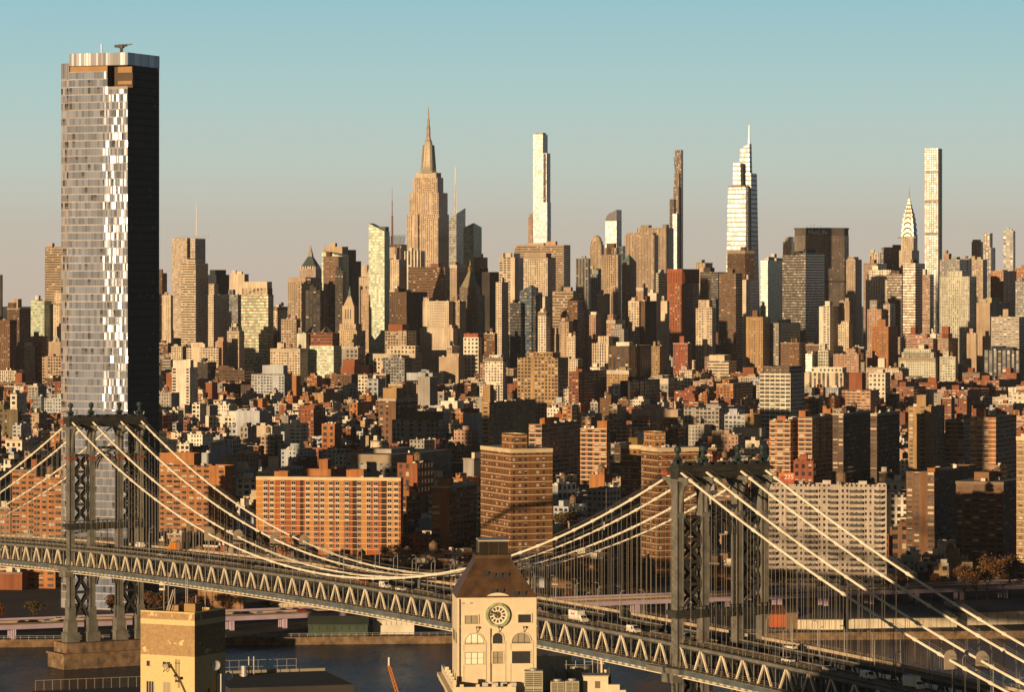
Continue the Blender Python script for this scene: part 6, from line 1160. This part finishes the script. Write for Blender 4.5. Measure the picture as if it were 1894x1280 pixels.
    def dish(y, z, rad, lb):
        q = thing('satellite_dish', lb, 'satellite dish', (0,0,0)); q.matrix_world = Matrix.Translation((X,Y,0)) @ Matrix.Rotation(R(-th),4,'Z') @ Matrix.Translation((.75,y,z)); a = MB(); n = 20; rad *= .8
        for i in range(n):
            j = (i+1)%n; f = lambda ri, k: (.38*(ri/rad)**2*.5, ri*math.cos(2*math.pi*k/n), ri*math.sin(2*math.pi*k/n)); g = lambda ri,k: (f(ri,k)[1]*.35+f(ri,k)[0]*1.2, -f(ri,k)[1]*.0+f(ri,k)[1], f(ri,k)[2])
            for r0, r1 in ((.01,rad*.5),(rad*.5,rad)): a.face([g(r0,i),g(r0,j),g(r1,j),g(r1,i)]); 
        a.build('reflector', simple('dish white', (.62,.63,.66), .6), q); a = MB(); a.beam((-.72,0,0),(0,0,0),.14); a.build('arm', M_DARK, q)
    dish(dr*.52, WZ(1225,Y+9), .95, 'larger round white dish on the shaded side of the yellow tower'); dish(dr*.93, WZ(1240,Y+16), .9, 'tilted white dish on the rear corner of the yellow tower')
    a = MB(); a.tube([(.12,4,zt-12),(.12,4,20)], .1); a.tube([(.12,dr*.75,zt-9),(.12,dr*.75,20)], .1); a.build('conduit', M_DARK, r); a = MB(); a.box(.05,.9,dr*.7,dr*.7+1.2,WZ(1290,Y),WZ(1254,Y)); a.build('panel_antenna', simple('antenna white', (.5,.5,.5), .6), r)
tank_house()
# dark roof right of the yellow tower, with rails and a vent
r = thing('dark_roof_building', 'dark flat roof with a pale railing and a steel vent right of the yellow tower', 'building', (WX(425,640),640,0), R(16)); zt = WZ(1262,640)
a = MB(); a.box(-2, 20, -10, 14, 2, zt); a.build('wall', simple('dark render', (.055,.05,.045), .9), r, None); a = MB(); a.box(-2.2,20.2,13.2,14.2,zt,zt+.5); a.build('coping', simple('pale coping', (.3,.27,.22), .8), r); a = MB()
for i in range(10): a.beam((-1+i*1.75,12.6,zt),(-1+i*1.75,12.6,zt+2.4),.07)
for k in (1.2,2.4): a.beam((-1,12.6,zt+k),(14.8,12.6,zt+k),.07)
a.build('railing', M_MET, r); a = MB(); a.cyl(4.2,8,.55,zt,zt+1.9,n=14); a.cyl(4.2,8,.8,zt+.2,zt+.4,n=14); a.build('vent', M_MET, r)
for x in (5.3,6.2): a = MB(); a.cyl(x,9,.13,zt,zt+3.4,n=8); a.build('flue_pipe', M_MET, r)
r = thing('low_roof', 'low dark roof with a small railing left of the yellow tower', 'building', (WX(190,760),760,0), R(20)); zt = WZ(1262,760); a = MB(); a.box(-14,12,-10,6,2,zt-2); a.build('wall', simple('dark render', (.055,.05,.045), .9), r); a = MB()
for i in range(14): a.beam((-13+i*1.8,5.5,zt-2),(-13+i*1.8,5.5,zt+.2),.08)
a.beam((-13,5.5,zt+.2),(11,5.5,zt+.2),.08); a.build('railing', M_MET, r)
# orange crane boom over the water
r = thing('crane', 'orange lattice crane boom leaning over the river', 'crane', (WX(752,960),960,0)); p0, p1 = Vector((3,2,28)), Vector((WX(719,960)-WX(752,960),0,WZ(1232,960))); a = MB(); d = (p1-p0); n_ = 26
for dx, dy in ((-.5,-.5),(.5,-.5),(.5,.5),(-.5,.5)): a.beam(p0+Vector((dx,dy,0)), p1+Vector((dx*.5,dy*.5,0)), .17)
for i in range(n_): u, v = p0+d*(i/n_), p0+d*((i+1)/n_); a.beam(u+Vector((-.5,-.5,0)), v+Vector((.5,-.5,0)), .1); a.beam(u+Vector((.5,.5,0)), v+Vector((-.5,.5,0)), .1); a.beam(u+Vector((.5,-.5,0)), v+Vector((.5,.5,0)), .1)
a.build('boom', simple('orange crane paint', (.60,.20,.02), .5), r); a = MB(); a.beam(p1, p1+Vector((0,0,2.2)), .4); a.build('boom_tip', M_WHITE, r); a = MB(); a.box(-3,6,-3,6,0,27); a.build('crane_base', simple('crane base paint', (.2,.1,.04), .7), r)
# ------------------------------------------------------------ bare autumn trees along the far shore
M_BARK = simple('bark', (.07,.05,.04), .95); M_LEAF = simple('autumn leaves', (.14,.065,.025), .9, noise=.5, scale=.5); M_LEAFG = simple('dry olive leaves', (.10,.075,.03), .9, noise=.5, scale=.5)
def tree_proto(seed, h, w_, mat):
    g = random.Random(seed); r = thing('tree', 'tree', 'tree'); a = MB(); tips = []
    def grow(p, d, L, rad, dep):
        q = p+d*L; a.tube([p,(p+q)/2+Vector((g.uniform(-.1,.1),g.uniform(-.1,.1),0))*L*.3,q], [rad,rad*.85,rad*.65], n=5)
        if dep == 0: tips.append(q); return
        for i in range(g.choice((3,3,4))):
            n_ = (d+Vector((g.uniform(-1,1),g.uniform(-1,1),g.uniform(-.1,.6)))*.85).normalized(); grow(q, n_, L*g.uniform(.55,.8), rad*.6, dep-1)
        tips.append(q)
    grow(Vector((0,0,0)), Vector((0,0,1)), h*.32, h*.022, 4); a.build('trunk', M_BARK, r); b = MB()
    for tp in tips:
        for _ in range(9):
            c_ = tp+Vector((g.gauss(0,1),g.gauss(0,1),g.gauss(0,.8)))*w_*.10; s_ = g.uniform(.22,.5); u = Vector((g.uniform(-1,1),g.uniform(-1,1),g.uniform(-1,1))).normalized(); v = u.cross(Vector((g.uniform(-1,1),g.uniform(-1,1),g.uniform(-1,1)))).normalized(); b.face([c_-u*s_,c_+v*s_*.6,c_+u*s_,c_-v*s_*.6])
    b.build('crown', mat, r); return r
TP = [tree_proto(1,13,8,M_LEAF), tree_proto(2,15,9,M_LEAF), tree_proto(3,12,8,M_LEAFG)]; used = set()
for px, yt, Y, k, lb in ((752,992,1930,0,'bare brown tree left of the narrow orange tower, first of three'),(775,985,1940,1,'bare brown tree left of the narrow orange tower, middle of three'),(806,990,1960,0,'bare brown tree at the foot of the narrow orange tower'),(846,1000,1950,2,'bare tree in the shade right of the narrow orange tower'),(1040,884,2080,2,'olive tree right of the banded brown tower, left of a pair'),(1064,878,2090,2,'olive tree right of the banded brown tower, right of a pair'),
    (1784,1046,1720,1,'bare brown tree by the shore road, left of the orange one'),(1826,1032,1730,0,'orange brown tree lit by the sun by the shore road'),(1868,1028,1760,1,'tall bare tree before the right edge tower'),(1806,1050,1725,2,'dull tree between the two brown shore trees'),(1650,1062,1720,1,'bare tree right of the pinkish white slab'),(300,1095,1640,2,'dark tree behind the left bridge pier'),(345,1100,1640,0,'dark bush like tree behind the yellow tower'),(520,1000,1900,1,'bare tree under the left end of the banded apartments')):
    h = (WZ(yt,Y)-3); o = TP[k] if k not in used else dup(TP[k]); used.add(k); o.location = (WX(px,Y),Y,3); o['label'] = lb; hh = {0:13,1:15,2:12}[k]; q = max(.6,min(1.8,h/hh)); o.scale = (q*1.1,q*1.1,q); o.rotation_euler = (0,0,px*.7)

tr = random.Random(4); LT = ['far left edge','left bridge pier','left bridge leg','middle of the left tower','right leg of the left tower','yellow tower roof','long trailer','banded apartments','clock tower roof','right banded tower','right bridge tower','pinkish white slab','long pier shed','right edge tower']
for i in range(28):
    px = 6+i*69+tr.uniform(-14,14); k = tr.randrange(3); sidx = min(13, i//2); p = fdr(px)+hn*tr.uniform(38,70); Y = p.y; x = WX(px, Y); o = dup(TP[k]); q = tr.uniform(.6,1.0); o.location = (x, Y, 3); o.scale = (q*1.2,q*1.2,q); o.rotation_euler = (0,0,tr.uniform(0,6))
    o['label'] = ('first' if i%2==0 else 'second')+' dark street tree beyond the shore highway near the '+LT[sidx]; o['group'] = 'street trees beyond the shore highway'
# ------------------------------------------------------------ the low city between the named buildings
def sat(A, B):
    for P in (A, B):
        for i in range(len(P)):
            e = (P[(i+1)%len(P)][0]-P[i][0], P[(i+1)%len(P)][1]-P[i][1]); n = (-e[1], e[0]); a = [n[0]*p[0]+n[1]*p[1] for p in A]; b = [n[0]*p[0]+n[1]*p[1] for p in B]
            if max(a) <= min(b) or max(b) <= min(a): return False
    return True
fr = random.Random(11); cand = []
Y = 1800.0
while Y < 5900:
    step = 22+Y*.005; xl = -.152*Y
    while xl < .152*Y:
        w_ = fr.uniform(6.5, 15)*(1 if Y < 4000 else 1.7); d_ = fr.uniform(10, 20); h = fr.choice((9,11,12,13,14,15,16,17,18,20,23,27))*(1 if Y < 3200 else 1.15)
        if Y < 1900: h = fr.uniform(7,13)
        elif fr.random() < .10: h *= fr.uniform(1.3, 2.1)
        if Y > 4100: h = fr.uniform(14, 38)*(1.6 if fr.random() < .12 else 1)
        if Y > 4800: h = fr.uniform(18, 56)*(1.4 if fr.random() < .12 else 1)
        cand.append((xl+w_, Y+fr.uniform(-8,8), w_, d_, h, fr.random())); xl += w_+(fr.uniform(.3,2) if fr.random() < .8 else fr.uniform(6,16))
    Y += step
cand.sort(key=lambda c: c[1])
front = [1e9]*2000; HB = sorted(FOOT, key=lambda f: f[5]); hi = 0; fill = []
def stamp(a, b, y):
    for i in range(max(0,int(a)), min(1894,int(b)+1)): front[i] = min(front[i], y)
for (X, Y, w_, d_, h, rr) in cand:
    while hi < len(HB) and HB[hi][5] <= Y: stamp(HB[hi][1], HB[hi][2], HB[hi][3]); hi += 1
    th = 22.7 if Y > 2700 else 22.7+(-12 if int(X/160) % 2 else 14)
    c, s = math.cos(R(th)), math.sin(R(th)); quad = [(X,Y),(X-c*w_,Y+s*w_),(X-c*w_+s*d_,Y+s*w_+c*d_),(X+s*d_,Y+c*d_)]
    pa, pb = CXP+FPX*min(q[0]/q[1] for q in quad), CXP+FPX*max(q[0]/q[1] for q in quad)
    if pb < 0 or pa > 1894: continue
    z = 3+h; yt = PY(z, Y); lim = yt; top_lim = 0
    for f in HB:
        if f[5] > Y and f[1] < pb-1 and f[2] > pa+1: lim = max(lim, f[4] if f[5] < 2400 else f[3]+(f[4]-f[3])*(.64 if f[5] < 4600 else .8))
    for f in HB:
        if f[5] > Y and f[1] < pb-1 and f[2] > pa+1: top_lim = max(top_lim, f[4])
    if top_lim and Y < 4600 and rr < .16: zt_ = min(WZ(top_lim+fr.uniform(2,34), Y), 66 if Y < 3400 else 80); z = max(z, zt_); yt = PY(z, Y)
    if lim > yt: z = WZ(lim+2, Y); yt = PY(z, Y)
    if z < 9.5: continue
    if any(sat(quad, f[0]) for f in HB if abs(f[5]-Y) < 130): continue
    cols = range(max(0,int(pa)), min(1893,int(pb))+1); vis = sum(max(0, min(front[i],1300)-yt) for i in cols)
    if not len(cols) or vis < 14: continue
    stamp(pa, pb, yt); fill.append((X,Y,w_,d_,z,th,pa,pb,yt,rr,vis))
fill.sort(key=lambda f: -f[10])
NIND = 300
SC['fillers'] = len(fill)
near_named = [(f[1],f[2],f[3],f[5],f[6]) for f in FOOT if len(f) > 6]
CW = dict(cream='cream',tan='tan',brick='red brick',orange='orange brick',brown='brown',white='white',grey='grey',bluew='blue grey',ochre='ochre',pink='pink',red='red brick',umber='dark brown',pale='pale')
PAL = ['brick']*4+['orange']*2+['brown']*2+['tan']*2+['cream']*2+['white']*4+['grey']*3+['pink']*3+['bluew']*2+['umber','ochre','red']
usedlab = set(FOOT_L[6] for FOOT_L in FOOT if len(FOOT_L) > 6); rest = {}
def wordsafe(l): return ' '.join(l.split()[:6]).rstrip(',')
# short handles for the named neighbours
def handle(l):
    w_ = l.split(); stop = {'with','in','left','right','behind','below','beside','before','at','under','between','on','half','touching','among','catching','cut','the','a','over','standing','from','peeping','just','of','topped'}
    o = []
    for x in w_:
        if x in stop and len(o) >= 2: break
        o.append(x.rstrip(','))
        if len(o) == 6: break
    while o and o[-1] in ('and','blue','red','pale','orange','brown','dark','small'): o.pop()
    return ' '.join(o)
for n, (X,Y,w_,d_,z,th,pa,pb,yt,rr,vis) in enumerate(fill):
    cn = PAL[int(rr*9973) % len(PAL)] if Y < 4300 else ['tan','cream','brown','umber','grey','pink'][int(rr*9973) % 6]
    if X > 380 and 2800 < Y < 3700 and rr < .6: cn = 'brick'
    col = tuple(q*(.85+.3*((rr*771) % 1)) for q in COLS[cn]); st = ('punch','punch','wide','pair','big','grid','blank')[int(rr*613) % 7] if Y < 4300 else ('punch','wide','ribbon','strip')[int(rr*613) % 4]
    m, bay, fl = ST[st]; g = random.Random(n*31+5); hasph = g.random() < .6; tk = g.random() < (.22 if Y < 4500 else .1); wt = g.random() < .35
    if n < NIND:
        px = (pa+pb)/2; nb = sorted(near_named, key=lambda q: abs((q[0]+q[1])/2-px)*1.0+abs(q[2]-yt)*.8+(30 if abs((q[0]+q[1])/2-px) < 4 else 0))[:6]
        adj = ('tall ' if z > 48 else 'low ' if z < 22 else 'mid height ')+CW[cn]; feat = ' with a water tank' if tk else ' with a roof hut' if hasph else ' with a flat roof'
        lab = None
        for q in nb:
            side = 'left of' if px < q[0] else 'right of' if px > q[1] else 'in front of' if Y < q[3] else 'behind'
            for pre in (adj+' block'+feat, adj+(' narrow block' if w_ < 15 else ' broad block')+feat):
                l = pre+' '+side+' the '+handle(q[4]); l = ' '.join(l.split()[:16])
                if l not in usedlab: lab = l; break
            if lab: break
        if not lab: lab = ' '.join((adj+' block'+feat+' between the '+handle(nb[0][4])+' and the '+handle(nb[1][4])).split()[:16])
        usedlab.add(lab); r = thing('low_building' if z < 30 else 'mid_rise_building', lab, 'building', (X,Y,0), R(-th), 'low buildings of the city'); a = MB(); Q = walls(a, -w_, 0, 0, d_, 2, z, bay, fl); a.build('wall', m, r, col); b = MB(); b.face([(*q,z-.85) for q in Q]); b.build('roof', M_ROOF, r)
        if hasph: a = MB(); x0 = -w_*g.uniform(.5,.95); a.box(x0, x0+w_*g.uniform(.25,.42), d_*.2, d_*.6, z-.86, z+g.uniform(1.8,3.8)); a.build('penthouse', M_OBJ, r, (.62,.56,.46) if wt else tuple(q*.9 for q in col))
        if tk: tank(r, -w_*g.uniform(.2,.8), d_*.5, z-.86, r=g.uniform(1.6,2.3))
        for i in range(g.randint(1,4)): x, y, q = -w_*g.uniform(.1,.9), d_*g.uniform(.05,.8), g.uniform(.4,1.0); a = MB(); a.box(x-q,x+q,y-q,y+q,z-.86,z+g.uniform(.3,1.5)); a.build('vent_unit', M_OBJ, r, g.choice(((.62,.58,.52),(.4,.38,.36),(.75,.7,.64))))
        if g.random() < .5: a = MB(); a.box(-w_-.25,.25,-.35,-.02,z-1.0,z+.05); a.build('cornice', M_OBJ, r, g.choice(((.45,.39,.31),(.30,.24,.18),(.20,.16,.13),(.55,.5,.42))))
    else:
        mb = rest.setdefault((st,cn), MB()); c, s = math.cos(R(th)), math.sin(R(th)); k = len(mb.v); walls(mb, -w_, 0, 0, d_, 2, z, bay, fl); 
        if hasph: mb.box(-w_*.7, -w_*.4, d_*.2, d_*.6, z-.86, z+2.6, bay=9, fl=9)
        mb.face([(-w_,0,z-.8),(0,0,z-.8),(0,d_,z-.8),(-w_,d_,z-.8)], [(0,0)]*4)
        mb.v[k:] = [(X+c*v[0]+s*v[1], Y-s*v[0]+c*v[1], v[2]) for v in mb.v[k:]]
if rest:
    big = MB(); mats = []; mi = {}
    for (st,cn), mb in rest.items():
        mm = ST[st][0].copy(); mm.name = ST[st][0].name+' '+cn; g_ = [q for q in mm.node_tree.nodes if q.type == 'GROUP'][0]
        for l in list(g_.inputs['Wall'].links): mm.node_tree.links.remove(l)
        g_.inputs['Wall'].default_value = (*COLS[cn],1); k = len(big.v); big.v += mb.v; big.f += [tuple(i+k for i in f) for f in mb.f]; big.uv += mb.uv; big.m += [len(mats)]*len(mb.f); mats.append(mm)
    tag(big.build('distant_rooftops', mats), 'mass of small far rooftops filling the gaps between the buildings', 'rooftops', kind='stuff')
# ------------------------------------------------------------ the air
a = MB(); a.box(-14000, 14000, -3000, 24000, -12, 520, bot=True); hz_ = a.build('haze', [bpy.data.materials.new('haze air')]); tag(hz_, 'thin warm haze in the air over the whole city', 'haze', kind='stuff')
t = hz_.data.materials[0]; t.use_nodes = True; t = t.node_tree; t.nodes.remove(t.nodes['Principled BSDF']); pv = N(t,'ShaderNodeVolumePrincipled'); pv.inputs['Color'].default_value = (.74,.78,.88,1); pv.inputs['Density'].default_value = 1.6e-5; pv.inputs['Anisotropy'].default_value = .2; t.links.new(pv.outputs[0], t.nodes['Material Output'].inputs['Volume'])
